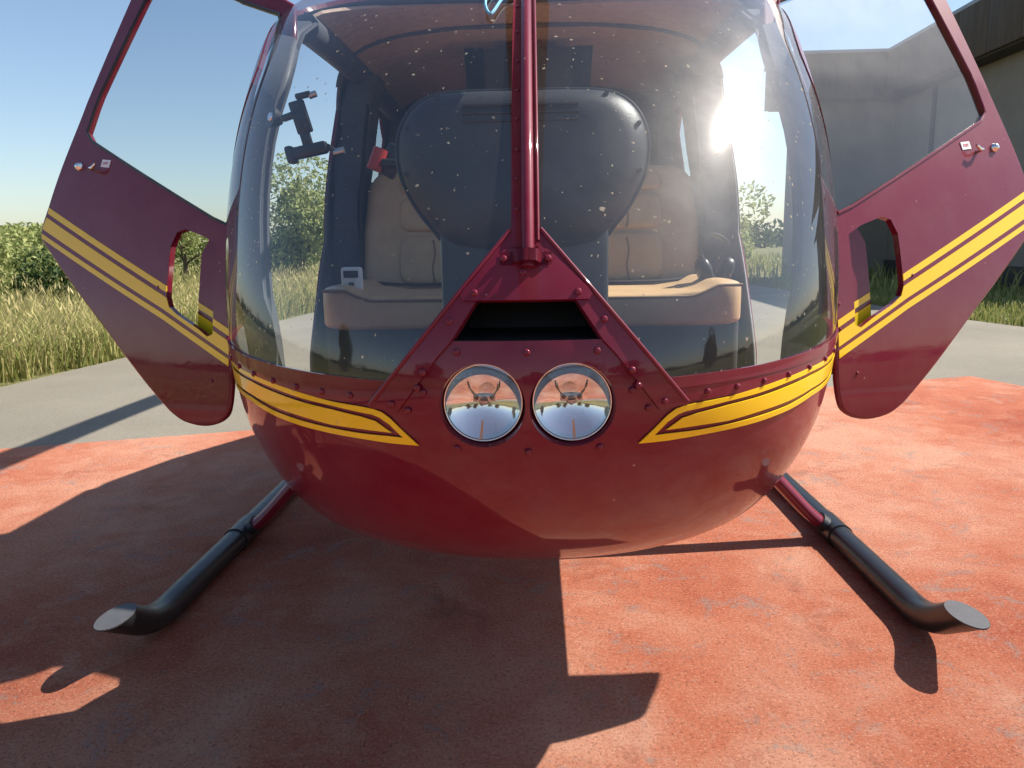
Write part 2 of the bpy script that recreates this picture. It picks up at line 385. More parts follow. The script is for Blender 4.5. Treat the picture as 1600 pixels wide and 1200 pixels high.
def densify(poly, step):
    out = []
    for i, a in enumerate(poly):
        b = poly[(i+1) % len(poly)]; L = math.hypot(b[0]-a[0], b[1]-a[1]); n = max(1, int(math.ceil(L/step)))
        for k in range(n): out.append((a[0]+(b[0]-a[0])*k/n, a[1]+(b[1]-a[1])*k/n))
    return out
def inside(pts, poly):
    pts = np.asarray(pts); x, y = pts[:, 0], pts[:, 1]; p = np.asarray(poly); r = np.zeros(len(pts), bool)
    a, b = p, np.roll(p, -1, 0)
    for (x0, y0), (x1, y1) in zip(a, b):
        if y0 == y1: continue
        c = ((y0 > y) != (y1 > y)); r ^= c & (x < (x1-x0)*(y-y0)/(y1-y0)+x0)
    return r
def tri2d(outer, holes, grid, bstep):
    loops = [densify(outer, bstep)]+[densify(h, bstep) for h in holes]; V2, E2 = [], []
    for lp in loops:
        b = len(V2); n = len(lp); V2 += lp; E2 += [(b+i, b+(i+1) % n) for i in range(n)]
    o = np.asarray(loops[0]); lo_, hi_ = o.min(0), o.max(0)
    gx = np.arange(lo_[0]+grid*.5, hi_[0], grid); gy = np.arange(lo_[1]+grid*.5, hi_[1], grid)
    if len(gx) and len(gy):
        g = np.stack(np.meshgrid(gx, gy), -1).reshape(-1, 2); m = inside(g, loops[0])
        for h in loops[1:]: m &= ~inside(g, h)
        g = g[m]
        if len(g):
            bp = np.asarray(V2); keep = np.ones(len(g), bool)
            for s in range(0, len(g), 2000):
                dd = ((g[s:s+2000, None]-bp[None])**2).sum(2).min(1); keep[s:s+2000] = dd > (grid*.45)**2
            V2 += [tuple(p) for p in g[keep]]
    r = delaunay_2d_cdt([Vector(p) for p in V2], E2, [], 0, 1e-6)
    vs = np.array([tuple(p) for p in r[0]]); fs = np.array([f for f in r[2] if len(f) == 3])
    c = vs[fs].mean(1); m = inside(c, loops[0])
    for h in loops[1:]: m &= ~inside(c, h)
    fs = fs[m]; used = np.unique(fs); rm = -np.ones(len(vs), int); rm[used] = np.arange(len(used))
    return vs[used], rm[fs]
def patch(name, S, outer, holes=(), off=0, thick=0, grid=.03, bstep=None, mat='maroon', inner=None, parent=None, ref=(0, 2.2, 1.0), outref=None):
    q, F_ = tri2d(outer, holes, grid, bstep or grid); P = S(q); N = normals(S, q, ref)
    if outref is not None: N = N*np.sign((N*np.array(outref)).sum(1))[:, None]
    fn = np.cross(P[F_[:, 1]]-P[F_[:, 0]], P[F_[:, 2]]-P[F_[:, 0]]); flip = (fn*N[F_[:, 0]]).sum(1) < 0
    F_[flip] = F_[flip][:, ::-1]
    A = P+N*off; VV = [A]; NN = [N]; FF = [F_]; MI = [np.zeros(len(F_), int)]; n = len(A)
    if thick:
        B = P+N*(off-thick); VV.append(B); NN.append(-N); FF.append(F_[:, ::-1]+n); MI.append(np.full(len(F_), 1 if inner else 0)); 
        ed = {}
        for f in F_:
            for a, b in ((f[0], f[1]), (f[1], f[2]), (f[2], f[0])): ed[(a, b)] = 1
        be = [(a, b) for (a, b) in ed if (b, a) not in ed]; base = 2*n; rv, rn, rf = [], [], []
        for a, b in be:
            k = base+len(rv); t = A[b]-A[a]; m_ = np.cross(t, N[a]); m_ = m_/max(1e-9, np.linalg.norm(m_))
            rv += [A[a], A[b], B[b], B[a]]; rn += [m_]*4; rf += [(k, k+2, k+1), (k, k+3, k+2)]
        VV.append(np.array(rv)); NN.append(np.array(rn)); FF.append(np.array(rf)); MI.append(np.zeros(len(rf), int))
    VV, NN, FF, MI = np.concatenate(VV), np.concatenate(NN), np.concatenate(FF), np.concatenate(MI)
    me = bpy.data.meshes.new(name); me.from_pydata(VV.tolist(), [], FF.tolist()); me.update()
    o = link(name, me, [mat, inner] if inner else mat, parent)
    me.polygons.foreach_set('material_index', MI.tolist()); me.normals_split_custom_set_from_vertices(NN.tolist()); return o
def on(S, q, off=0, ref=(0, 2.2, 1.0), outref=None):
    q = np.array([q]); P = S(q); N = normals(S, q, ref)
    if outref is not None: N = N*np.sign((N*np.array(outref)).sum(1))[:, None]
    return Vector(P[0]+N[0]*off), Vector(N[0])
def ring(c, r, n=48, sx=1, sy=1): return [(c[0]+r*math.cos(2*math.pi*i/n)*sx, c[1]+r*math.sin(2*math.pi*i/n)*sy) for i in range(n)]

exec_parts = []
# ================================================================== SETTING
def flat_sheet(name, pts, z, mat, kind='structure', sub=0):
    me = pymesh(name, [(x, y, z) for x, y in pts], [tuple(range(len(pts)))]); o = link(name, me, mat, None, False); tag(o, kind=kind); return o
flat_sheet('ground', [(-600, -600), (600, -600), (600, 600), (-600, 600)], -.03, 'field')
flat_sheet('asphalt_apron', [(-4.5, -9), (6.2, -9), (6.0, 9), (5.7, 10.6), (3.5, 60), (-3.0, 60), (-3.75, 13), (-4.25, 8), (-4.45, 6)], -.006, 'asphalt')
e1 = Vector((-.957, -.289)); e2 = Vector((.289, -.957)); c0 = Vector((3.46, 6.10))
flat_sheet('helipad', [tuple(c0), tuple(c0+e1*8.5), tuple(c0+e1*8.5+e2*11), tuple(c0+e2*11)], 0.0, 'pad_paint')
for o in SC.objects:
    if o.name in ('ground', 'asphalt_apron', 'helipad'): o['kind'] = 'structure'

# ---- building behind the helipad
def building():
    b = empty('building', (10.0, 22.4, 0)); ax = Vector((-.02, -1.0, 0)); bx = Vector((-.866, -.5, 0))
    ang = math.atan2(ax.y, ax.x); xf = Matrix.Rotation(ang, 4, 'Z')     # local +x along wall A, local -y faces the pad side... 
    b.rotation_euler = (0, 0, ang)
    # local: wall A runs along +x at y=0, building mass on +y side; wing projects on -y side for x<0
    def bb(name, lo_, hi_, mat, bev=.01): return box(name, lo_, hi_, mat, b, bev)
    bb('wall', (0, 0, -.03), (8.2, 9, 4.8), 'wall_render'); bb('wall', (-.9, -2.65, -.03), (-.003, 9, 4.8), 'wall_render')
    for i in range(2):                      # downpipes and shallow wall joints
        bb('downpipe', (2.2+i*4.4, -.09, -.03), (2.29+i*4.4, -.004, 4.74), 'roof_dark', .02)
    bb('plinth', (-.06, -.06, -.03), (8.25, -.002, .45), 'roof_dark'); 
    z0, z1 = 4.8, 5.9
    n = 0
    for i in range(7):                     # timber boards of the deep fascia, one by one
        x0 = i*1.2; bb('fascia_board', (x0+.012 + .55, -.55, z0-.02), (x0+1.2+.55, -.47, z1), 'fascia_wood', .012)
    for i in range(2):
        x1 = -i*1.0; bb('fascia_board', (x1-1.0+.012+.55, -3.2, z0-.02), (x1+.55, -3.12, z1), 'fascia_wood', .012)
    for i in range(10): bb('fascia_board', (-1.45, -3.11+i*1.25, z0-.02), (-1.37, -3.11+(i+1)*1.25-.012, z1), 'fascia_wood', .012)
    for i in range(2): bb('fascia_board', (.47, -3.11+i*1.28, z0-.02), (.55, -3.11+(i+1)*1.28-.012, z1), 'fascia_wood', .012)
    bb('soffit', (-1.36, -3.1, z0-.05), (.46, -.5, z0), 'roof_dark', 0); bb('soffit', (-1.36, -.46, z0-.06), (8.9, 9.4, z0-.004), 'roof_dark', 0)
    bb('roof', (-1.5, -3.25, z1+.002), (.6, -.55, z1+.09), 'grey_trim', .01); bb('roof', (-1.5, -.545, z1+.004), (9.05, 9.5, z1+.094), 'grey_trim', .01)
    tag(b, 'low grey rendered building with deep brown timber fascia behind the lawn', 'building')
building()

# ---- vegetation
def leaves_mesh(name, pts, size, mat, parent=None, stretch=1.0, up=.3):
    n = len(pts); pts = np.asarray(pts); s = size*(.6+.8*rng.random(n))
    d = rng.normal(size=(n, 3)); d[:, 2] = np.abs(d[:, 2])*.4+up; d /= np.linalg.norm(d, axis=1)[:, None]
    a = rng.normal(size=(n, 3)); t = np.cross(d, a); t /= np.linalg.norm(t, axis=1)[:, None]; b = np.cross(d, t)
    t *= (s*stretch)[:, None]; b *= (s*.45)[:, None]
    V_ = np.stack([pts-t, pts+b*.9+d*s[:, None]*.12, pts+t, pts-b*.9+d*s[:, None]*.12], 1).reshape(-1, 3)
    F_ = np.arange(4*n).reshape(-1, 4); me = bpy.data.meshes.new(name); me.from_pydata(V_.tolist(), [], F_.tolist()); me.update()
    return link(name, me, mat, parent, False)
def crown_pts(n, rx, ry, rz, cz, lobes=14, fill=.55):
    L = rng.normal(size=(lobes, 3)); L /= np.linalg.norm(L, axis=1)[:, None]; L *= (.35+.5*rng.random(lobes))[:, None]
    r_ = .28+.28*rng.random(lobes); i = rng.integers(0, lobes, n); d = rng.normal(size=(n, 3)); d /= np.linalg.norm(d, axis=1)[:, None]
    p = L[i]+d*(r_[i]*(fill+(1-fill)*rng.random(n)**.5))[:, None]; p = p*[rx, ry, rz]; p[:, 2] += cz; return p[p[:, 2] > .05]
def tree(x, y, h, rad, mat, label, name='tree', n=5000, size=.09, trunk=.25, tr=.09, group=None, cat='tree'):
    t = empty(name, (x, y, -.03)); ch = h*(1-trunk)
    pts = crown_pts(n, rad/.85, rad/.85, ch*.5/.85, h-ch*.5); leaves_mesh('crown', pts, size, mat, t)
    path = [(0, 0, -.05), (.03*h, .01*h, h*.3), (-.01*h, .02*h, h*.6), (.01*h, 0, h*.88)]
    P = curve3(path, 5); V_, F_ = tube_geo(P, [tr*(1-.8*i/(len(P)-1)) for i in range(len(P))], 9)
    for k in range(7):
        a = k*2.4; z = h*(.3+.07*k); s = Vector((.01*h, .01*h, z)); e = s+Vector((math.cos(a)*rad*.65, math.sin(a)*rad*.65, h*.16))
        v2, f2 = tube_geo([s, (s+e)/2+Vector((0, 0, .03*h)), e], [tr*.4, tr*.28, tr*.1], 6); k0 = len(V_); V_ += v2; F_ += [tuple(i+k0 for i in f) for f in f2]
    link('trunk', pymesh('trunk', V_, F_), 'bark', t); tag(t, label, cat, group); return t
tree(-6.7, 22, 3.1, 1.45, 'leaf_light', 'round pale green shrub tree rising above the tall grass by the asphalt', n=9000, size=.075, trunk=.1)
tree(-9.6, 21, 2.25, 1.1, 'leaf_light', 'slim pale green sapling whose twigs rise above the dark door', n=2600, size=.06, trunk=.15)
tree(-10.4, 14.0, 1.4, 1.4, 'leaf_light', 'low light green bush behind the dry grass', 'bush', n=6000, size=.06, trunk=.05, cat='bush')
tree(-12.2, 17.5, 1.55, 1.4, 'leaf_light', 'tall green bush behind the low light green bush', 'bush', n=6000, size=.07, trunk=.05, cat='bush')
tree(-8.0, 13.4, 1.15, .8, 'leaf_dark', 'small dark bush at the edge of the tall grass', 'bush', n=3500, size=.055, trunk=.05, cat='bush')
tree(-20, 30, 2.1, 2.0, 'leaf_light', 'low rounded tree far behind the bushes', n=5000, size=.12, trunk=.1)
tree(6.0, 27, 2.6, 1.7, 'leaf_light', 'pale green bush beside the end of the grey building', 'bush', n=5000, size=.1, trunk=.05, cat='bush')
tree(3.0, 34, 3.2, 2.2, 'leaf_dark', 'dark green bush far behind the helicopter tail', 'bush', n=4000, size=.13, trunk=.05, cat='bush')
# behind the photographer: hedge trees that show up in the reflections
for i, (x, y, h, r_) in enumerate([(-15, -21, 5.2, 2.4), (-8, -24, 3.8, 2.2), (1.5, -26, 3.2, 2.0), (7.5, -22, 5.4, 2.3), (14, -20, 4.2, 2.6)]):
    tree(x, y, h, r_, 'leaf_dark', ['tall dark tree at the left end of the field hedge', 'broad dark tree in the field hedge next to the tall one', 'lowest dark tree in the middle of the field hedge', 'upright dark tree right of the hedge gap', 'wide dark tree at the right end of the field hedge'][i], n=3500, size=.2, trunk=.12, group='hedge trees across the field')
tree(-18, -6, 6.5, 1.1, 'leaf_dark', 'slender dark poplar standing on the grass verge side', 'poplar', n=5000, size=.13, trunk=.06)
tree(19, -7, 6.0, 1.0, 'leaf_dark', 'slender dark poplar standing on the lawn side of the apron', 'poplar', n=5000, size=.13, trunk=.06)
# distant woods
def woods():
    P = []
    for k in range(420):
        a = rng.random()*2*math.pi; d = 95+40*rng.random(); h = 1.6+2.4*rng.random()
        p = crown_pts(90, 4.5, 4.5, h*.6, h*.55, 6); p[:, 0] += math.cos(a)*d; p[:, 1] += math.sin(a)*d; P.append(p)
    o = leaves_mesh('distant_woods', np.concatenate(P), .55, 'leaf_dark'); tag(o, 'low line of distant woods along the horizon', 'woods', kind='stuff')
woods()
def grass(name, n, region, hmin, hmax, mat, label, wid=.006, lean=.25, heads=False):
    x, y = region(n); n = len(x); h = hmin+(hmax-hmin)*rng.random(n)**1.3; a = rng.random(n)*2*math.pi
    lx, ly = np.cos(a)*h*lean*(.3+rng.random(n))+.06*h, np.sin(a)*h*lean*(.3+rng.random(n)); b = rng.random(n)*math.pi
    wx, wy = np.cos(b)*wid*(.6+.8*rng.random(n)), np.sin(b)*wid*(.6+.8*rng.random(n)); z0 = np.full(n, -.035)
    p = lambda px, py, pz: np.stack([px, py, pz], 1)
    rows = [p(x-wx, y-wy, z0), p(x+wx, y+wy, z0), p(x+lx*.35+wx*.8, y+ly*.35+wy*.8, h*.6), p(x+lx*.35-wx*.8, y+ly*.35-wy*.8, h*.6), p(x+lx, y+ly, h*.97)]
    V_ = np.stack(rows, 1).reshape(-1, 3); k = np.arange(n)*5
    F_ = np.concatenate([np.stack([k, k+1, k+2, k+3], 1).tolist(), ]).tolist() + np.stack([k+3, k+2, k+4], 1).tolist()
    if heads:                          # seed heads on part of the stems
        m = rng.random(n) < .4; tip = p(x+lx, y+ly, h*.97)[m]; dr = (p(x+lx, y+ly, h*.97)-p(x+lx*.35, y+ly*.35, h*.6))[m]; dr /= np.linalg.norm(dr, axis=1)[:, None]
        L_ = .07+.08*rng.random(m.sum()); s_ = np.array([.011, .011, 0]); off0 = len(V_); bb = rng.random(m.sum())*math.pi; sd_ = np.stack([np.cos(bb), np.sin(bb), 0*bb], 1)*.011
        hv = np.stack([tip, tip+dr*(L_*.4)[:, None]+sd_, tip+dr*L_[:, None], tip+dr*(L_*.4)[:, None]-sd_], 1).reshape(-1, 3); V_ = np.concatenate([V_, hv])
        F_ += (np.arange(len(tip)*4).reshape(-1, 4)+off0).tolist()
    me = bpy.data.meshes.new(name); me.from_pydata(V_.tolist(), [], F_); me.update(); o = link(name, me, mat, None, False); tag(o, label, 'grass', kind='stuff'); return o
def edge_x(y): return np.interp(y, [-9, 6, 8, 13, 60], [-4.5, -4.45, -4.25, -3.75, -3.0])
def verge(n):
    y = np.where(rng.random(n) < .22, -12+16.5*rng.random(n), 4.5+24*rng.random(n)**1.5); d = .12+5.5*rng.random(n)**1.4; d += .25*np.sin(y*3.1)*rng.random(n); return edge_x(y)-np.abs(d), y
grass('tall_grass', 24000, verge, .20, .68, 'grass_dry', 'tall dry grass with seed heads along the asphalt edge', .0045, .45, heads=True)
grass('green_grass', 30000, verge, .12, .5, 'grass_green', 'green undergrowth between the dry stalks', .008, .8)
def lawn(n):
    x = 5.75+9*rng.random(n)**1.3; y = 5+14*rng.random(n); m = x > np.interp(y, [5, 9, 10.6, 20], [6.1, 6.05, 5.8, 5.3]); return x[m], y[m]
grass('lawn_grass', 26000, lawn, .04, .16, 'grass_green', 'short lawn strip between asphalt and grey building', .009, .6)
def back(n):
    x = -30+60*rng.random(n); y = 14+30*rng.random(n); m = (x < edge_x(y)-.1) | (x > np.interp(y, [10, 60], [6, 3.6])); return x[m], y[m]
grass('meadow_grass', 16000, back, .2, .6, 'grass_green', 'rough meadow grass beyond the apron', .022, .5)

# ================================================================== HELICOPTER
H = empty('helicopter', (0, 2.4, 0)); tag(H, 'dark red light helicopter with yellow stripes and both front doors open', 'helicopter')
def parent_keep(o, p):
    o.parent = p; o.matrix_parent_inverse = p.matrix_world.inverted()

# ---- surface regions
def gz(x): return .902+.045*x*x                         # lower edge of the windshield glass
ARM0, ARM1 = (.206, .900), (.0185, 1.118)
PW = .0185
def windshield_poly(side):
    p = []
    for x in np.linspace(.206, .60, 18): p.append(fus_xz(side*x, gz(x)))
    vt = v_of_z(1.73)
    for z in np.linspace(gz(.6)+.01, 1.70, 22): p.append(fus_yz(1.70 if z < 1.45 else 1.70+.40*((z-1.45)/.25)**1.5, z, side))
    for y, z in ((2.17, 1.735), (2.22, 1.762), (2.26, 1.780), (2.285, 1.790)): p.append(fus_yz(y, z, side))
    for z in np.linspace(1.796, 1.13, 26): p.append(fus_xz(side*PW, z))
    for t in np.linspace(1, .06, 10): p.append(fus_xz(side*(ARM0[0]+(ARM1[0]-ARM0[0])*t), ARM0[1]+(ARM1[1]-ARM0[1])*t))
    return p
DOOR_OPEN = [(1.765, .93), (1.765, 1.25), (1.79, 1.40), (1.86, 1.52), (2.0, 1.615), (2.16, 1.66), (2.55, 1.68), (2.66, 1.66), (2.66, 1.55), (2.60, 1.35), (2.56, 1.12), (2.40, .95), (2.22, .78), (2.05, .60), (1.90, .555), (1.80, .60), (1.77, .75)]
def door_open_poly(side): return [fus_yz(y, z, side) for y, z in DOOR_OPEN]
REAR = [(2.86, 1.05), (2.83, 1.30), (2.86, 1.56), (2.92, 1.62), (3.35, 1.62), (3.45, 1.55), (3.42, 1.20), (3.34, 1.06)]
def rear_poly(side): return [fus_yz(y, z, side) for y, z in REAR]
LX, LZ, LR = .0640, .874, .0610
def light_poly(side): return [fus_xz(side*LX+LR*math.cos(a), LZ+LR*math.sin(a)) for a in np.linspace(0, 2*math.pi, 56, endpoint=False)]
INT = [(-.070, 1.022), (.070, 1.022), (.104, .966), (-.104, .966)]
def intake_poly(): return [fus_xz(x, z) for x, z in densify(INT, .02)]
YA = 3.60
umax = US+YA-2.0
outer = [(-umax, .0), (umax, .0), (umax, VMAX), (-umax, VMAX)]
holes = [windshield_poly(-1), windshield_poly(1), door_open_poly(-1), door_open_poly(1), rear_poly(-1), rear_poly(1), light_poly(-1), light_poly(1), intake_poly()]
patch('fuselage_shell', FUS, outer, holes, 0, .012, .034, .02, 'maroon', 'lining', H)
for s in (-1, 1):
    patch('windshield_pane', FUS, windshield_poly(s), [], -.002, 0, .03, .02, 'windshield', None, H)
    patch('rear_window_pane', FUS, rear_poly(s), [], -.003, 0, .06, .03, 'door_glass', None, H)
# retainer strip along the lower glass edge
for s in (-1, 1):
    top = [fus_xz(s*x, gz(x)+.004) for x in np.linspace(.20, .615, 30)]; bot = [fus_xz(s*x, gz(x)-.012) for x in np.linspace(.615, .215, 30)]
    patch('glass_retainer', FUS, top+bot, [], .0032, .004, .02, .015, 'maroon', None, H)
    lip = patch('lower_trim', FUS, [fus_xz(s*x, gz(x)-.0125) for x in np.linspace(.213, .615, 30)]+[fus_xz(s*x, gz(x)-.034) for x in np.linspace(.615, .228, 30)], [], .0018, .003, .02, .015, 'maroon', None, H)
# A-frame arms, gusset, centre post
def arm(s):
    dx, dz = ARM1[0]-ARM0[0], ARM1[1]-ARM0[1]; L = math.hypot(dx, dz); tx, tz = dx/L, dz/L; nx, nz = -tz, tx   # towards the inside/below
    a = (ARM0[0]+nx*-.004-tx*.030, ARM0[1]+nz*-.004-tz*.030); b = (ARM1[0]+nx*-.004, ARM1[1]+nz*-.004)
    wd = .052
    if nx > 0: nx, nz = -nx, -nz
    c = (max(PW, b[0]+nx*wd), b[1]+nz*wd-.03); d = (a[0]+nx*wd+.012, a[1]+nz*wd)
    P = [a, b, (.0, b[1]-.0), (.0, b[1]-.07), (.075, 1.012), (.112, .968), d]
    return patch('a_frame_arm', FUS, [fus_xz(s*x, z) for x, z in densify(P, .02)], [], .0045, .006, .018, .012, 'maroon', None, H)
def arm2(s):
    # inner edge parallel to the outer edge
    ox0, oz0 = .232, .868; ox1, oz1 = .0205, 1.118
    P = [(ox0, oz0), (ox1, oz1), (.0005, oz1+.0), (.0005, 1.078), (.034, 1.050), (.0705, 1.018), (.1065, .964), (.125, .944), (.188, .862)]
    return patch('a_frame_arm', FUS, [fus_xz(s*x, z) for x, z in densify(P, .02)], [], .0045, .006, .018, .012, 'maroon', None, H)
for s in (-1, 1): arm2(s)
# raised rim bead on the outer side of each arm
for s in (-1, 1):
    pts = []
    for t in np.linspace(0, 1, 24):
        x, z = .2285+(.0215-.2285)*t, .872+(1.117-.872)*t; p, n = on(FUS, fus_xz(s*x, z), .0048); pts.append(p)
    tube('arm_bead', pts, .0034, 'maroon', H, 8)
gp = [(-.030, 1.088), (.030, 1.088), (.040, 1.080), (.087, 1.034), (.092, 1.026), (.088, 1.019), (-.088, 1.019), (-.092, 1.026), (-.087, 1.034), (-.040, 1.080)]
gus = patch('gusset_plate', FUS, [fus_xz(x, z) for x, z in densify(gp, .012)], [], .0075, .004, .015, .01, 'maroon', None, H)
strip = [fus_xz(-PW-.002, z) for z in np.linspace(1.092, 1.796, 40)]+[fus_xz(PW, z) for z in np.linspace(1.796, 1.092, 40)]
post = patch('centre_post', FUS, strip, [], .0055, .012, .02, .015, 'maroon', None, H)
pts = [on(FUS, fus_xz(.003, z), .0075)[0] for z in np.linspace(1.062, 1.794, 44)]
tube('post_tube', pts, .0095, 'maroon', post, 16)
pts = [on(FUS, fus_xz(PW-.001, z), .0062)[0] for z in np.linspace(1.10, 1.794, 44)]; tube('post_edge_bead', pts, .0026, 'maroon', post, 8)
# clamp over the foot of the post
cl = []
for x, o_ in ((-.036, .009), (-.019, .0095), (-.0135, .016), (-.008, .0205), (.003, .0225), (.014, .0205), (.0175, .016), (.022, .0095), (.036, .009)):
    for z in (1.083, 1.0665): cl.append((x, z, o_))
bm = bmesh.new(); top_, bot_ = [], []
for i in range(0, len(cl), 2):
    for arr, e in ((cl[i], top_), (cl[i+1], bot_)): p, n = on(FUS, fus_xz(arr[0], arr[1]), arr[2]); e.append(bm.verts.new(p))
for i in range(len(top_)-1): bm.faces.new((top_[i], bot_[i], bot_[i+1], top_[i+1]))
r_ = bmesh.ops.solidify(bm, geom=list(bm.faces), thickness=.0025); bmobj('post_clamp', bm, 'maroon', post)
# rivets and screws
def dome(name, r, h, cross=False):
    V_, F_ = [], []; n = 12
    for j, (k, z) in enumerate(((1, 0), (1, .25), (.82, .7), (.45, .95))):
        for i in range(n): a = 2*math.pi*i/n; V_.append((r*k*math.cos(a), r*k*math.sin(a), h*z))
    V_.append((0, 0, h*(.78 if cross else 1)))
    for j in range(3):
        for i in range(n): F_.append((j*n+i, j*n+(i+1) % n, (j+1)*n+(i+1) % n, (j+1)*n+i))
    for i in range(n): F_.append((3*n+i, 3*n+(i+1) % n, 4*n))
    me = pymesh(name, V_, F_); me.materials.append(M['maroon']); me.polygons.foreach_set('use_smooth', [True]*len(me.polygons)); return me
SCREW = dome('screw', .0052, .0042, True); RIV = dome('rivet', .0034, .0026); DRIV = dome('rivet_small', .0042, .003)
def stud(me, p, n, parent, name):
    o = bpy.data.objects.new(name, me); COL.objects.link(o); set_parent(o, parent)
    o.matrix_basis = Matrix.Translation(p) @ n.to_track_quat('Z', 'Y').to_matrix().to_4x4() @ Matrix.Rotation(random.random()*3, 4, 'Z'); return o
studs = []
def nose_stud(x, z, off, me=SCREW, name='screw', par=None):
    p, n = on(FUS, fus_xz(x, z), off); studs.append(stud(me, p, n, par or H, name))
for s in (-1, 1):
    for x, z, o_ in ((.031, 1.0735, .0105), (.072, 1.029, .0075)): nose_stud(s*x, z, o_)
    for x, z in ((.108, .992), (.146, .922), (.194, .875), (.155, .9), ): nose_stud(s*x, z, .0045)
    for x, z in ((.148, .893), (.172, .866), (.0985, .9505), (.1025, .8105), (.223, .8745)): nose_stud(s*x, z, .0005 if x != .223 else .002)
    for x in (.262, .312, .362, .414, .466, .518, .566): nose_stud(s*x, gz(x)-.023, .0018)
nose_stud(0, .950, .0005); nose_stud(0, .806, .0005); nose_stud(-.004, 1.056, .0075)
for z in (1.145, 1.19, 1.235, 1.285, 1.335, 1.39, 1.45, 1.51, 1.57, 1.63): nose_stud(-.0125, z, .0055, RIV, 'rivet')
# intake duct behind the opening
bm = bmesh.new(); fr, bk = [], []
for x, z in densify(INT, .03):
    p, n = on(FUS, fus_xz(x, z), -.001); fr.append(bm.verts.new(p)); bk.append(bm.verts.new((p.x*.9, p.y+.14, .992+(p.z-.992)*.85)))
k = len(fr)
for i in range(k): bm.faces.new((fr[i], fr[(i+1) % k], bk[(i+1) % k], bk[i]))
bm.faces.new(bk); bmobj('intake_duct', bm, 'black_rubber', H)
# ---- landing lights
def landing_light(s):
    par = empty('landing_light', (s*LX, 1.07, LZ)); par.parent = H; par.matrix_parent_inverse = HI
    n = 56; V_, F_ = [], []
    prof = [(LR, None), (LR-.0004, 1.080), (LR-.001, 1.089), (LR-.0045, 1.0905)]
    for k, (r, y) in enumerate(prof):
        for i in range(n):
            a = 2*math.pi*i/n; x, z = r*math.cos(a), r*math.sin(a)
            if y is None: p, _ = on(FUS, fus_xz(s*LX+x, LZ+z), -.0005); V_.append(p)
            else: V_.append((s*LX+x, y, LZ+z))
    for k in range(len(prof)-1):
        for i in range(n): F_.append((k*n+i, k*n+(i+1) % n, (k+1)*n+(i+1) % n, (k+1)*n+i))
    def add(name, V_, F_, mat):
        me = pymesh(name, V_, F_); o = link(name, me, mat, None); parent_keep2(o, par); return o
    add('lamp_recess', V_, F_, 'maroon')
    def lathe(name, prof, mat, n=48):
        V_, F_ = [], []
        for r, y in prof:
            for i in range(n): a = 2*math.pi*i/n; V_.append((s*LX+r*math.cos(a), y, LZ+r*math.sin(a)))
        for k in range(len(prof)-1):
            for i in range(n): F_.append((k*n+i, k*n+(i+1) % n, (k+1)*n+(i+1) % n, (k+1)*n+i))
        return add(name, V_, F_, mat)
    lathe('bezel', [(.0580, 1.0895), (.0580, 1.083), (.0565, 1.0805), (.0548, 1.083), (.0545, 1.088)], 'chrome')
    lathe('reflector', [(.0560*t, 1.0855+.024*(1-t*t)) for t in np.linspace(1, .10, 22)], 'mirror', 64)
    lathe('bulb_socket', [(.0085, 1.114), (.0085, 1.1065), (.0055, 1.1055), (.0001, 1.1055)], 'steel', 20)
    lathe('lens', [(.0550*t, 1.0825-.006*(1-t*t)) for t in np.linspace(1, .0, 12)], 'lamp_glass', 48)
    lathe('bulb', [(.0055, 1.106), (.0062, 1.096), (.0048, 1.0885), (.0001, 1.0865)], 'lamp_glass', 16)
    for q in (-1, 1):
        o = tube('socket_hole', [(s*LX+q*.0105, 1.1092, LZ+.003), (s*LX+q*.0115, 1.1045, LZ+.003)], .0034, 'black_plastic', None, 12); parent_keep2(o, par)
        o = tube('bulb_clip', curve3([(s*LX+q*.011, 1.1035, LZ+.004), (s*LX+q*.018, 1.099, LZ+.014), (s*LX+q*.021, 1.0975, LZ+.025)], 5), .0011, 'steel', None, 6); parent_keep2(o, par)
    box_o = box('bulb_base', (s*LX-.016, 1.1055, LZ-.003), (s*LX+.016, 1.110, LZ+.008), 'steel', None, .001); parent_keep2(box_o, par)
def parent_keep2(o, p):
    bpy.context.view_layer.update(); o.parent = p; o.matrix_parent_inverse = p.matrix_world.inverted()
for s in (-1, 1): landing_light(s)

# ---- stripes on the nose (outline from the left side, mirrored)
top_o = [(383, 571), (396, 584), (430, 598.5), (475, 614), (520, 626.6), (565, 634.5), (585, 638.5), (597, 643), (610, 652.5), (655, 695)]
bot_o = [(610, 691), (565, 684), (520, 676), (475, 665), (430, 648), (396, 626.6)]
top_i = [(396, 590.6), (430, 605.7), (475, 622), (520, 633), (565, 643.5), (583, 647), (594, 651.5), (610, 662.6), (631, 683)]
bot_i = [(610, 680.6), (565, 676), (520, 668), (475, 657), (430, 641), (396, 620)]
mid_t = [(396, 596), (430, 612), (475, 628), (520, 639), (565, 650), (587.5, 657), (613, 675)]
mid_b = [(565, 669), (520, 662.6), (475, 650), (430, 634.5), (396, 615.5)]
_i = 0
def XZ(pts):
    out = []
    for p in pts:
        q = PF(*p); P = FUS(np.array([q]))[0]; out.append((abs(P[0]), P[2]))
    return out
def stretch_uv(xz, s): return [fus_xz(s*x, z) for x, z in xz]
def ext(zs, s): return [fus_yz(1.735, z, s) for z in zs]
A_, B_, C_, D_, E_, G_ = XZ(top_o), XZ(bot_o), XZ(top_i), XZ(bot_i), XZ(mid_t), XZ(mid_b)
if _i == 0:
    zt = A_[1][1]; z1 = B_[-1][1]; zi = C_[0][1]; zj = D_[-1][1]; zm = E_[0][1]; zn = G_[-1][1]; dz = .006
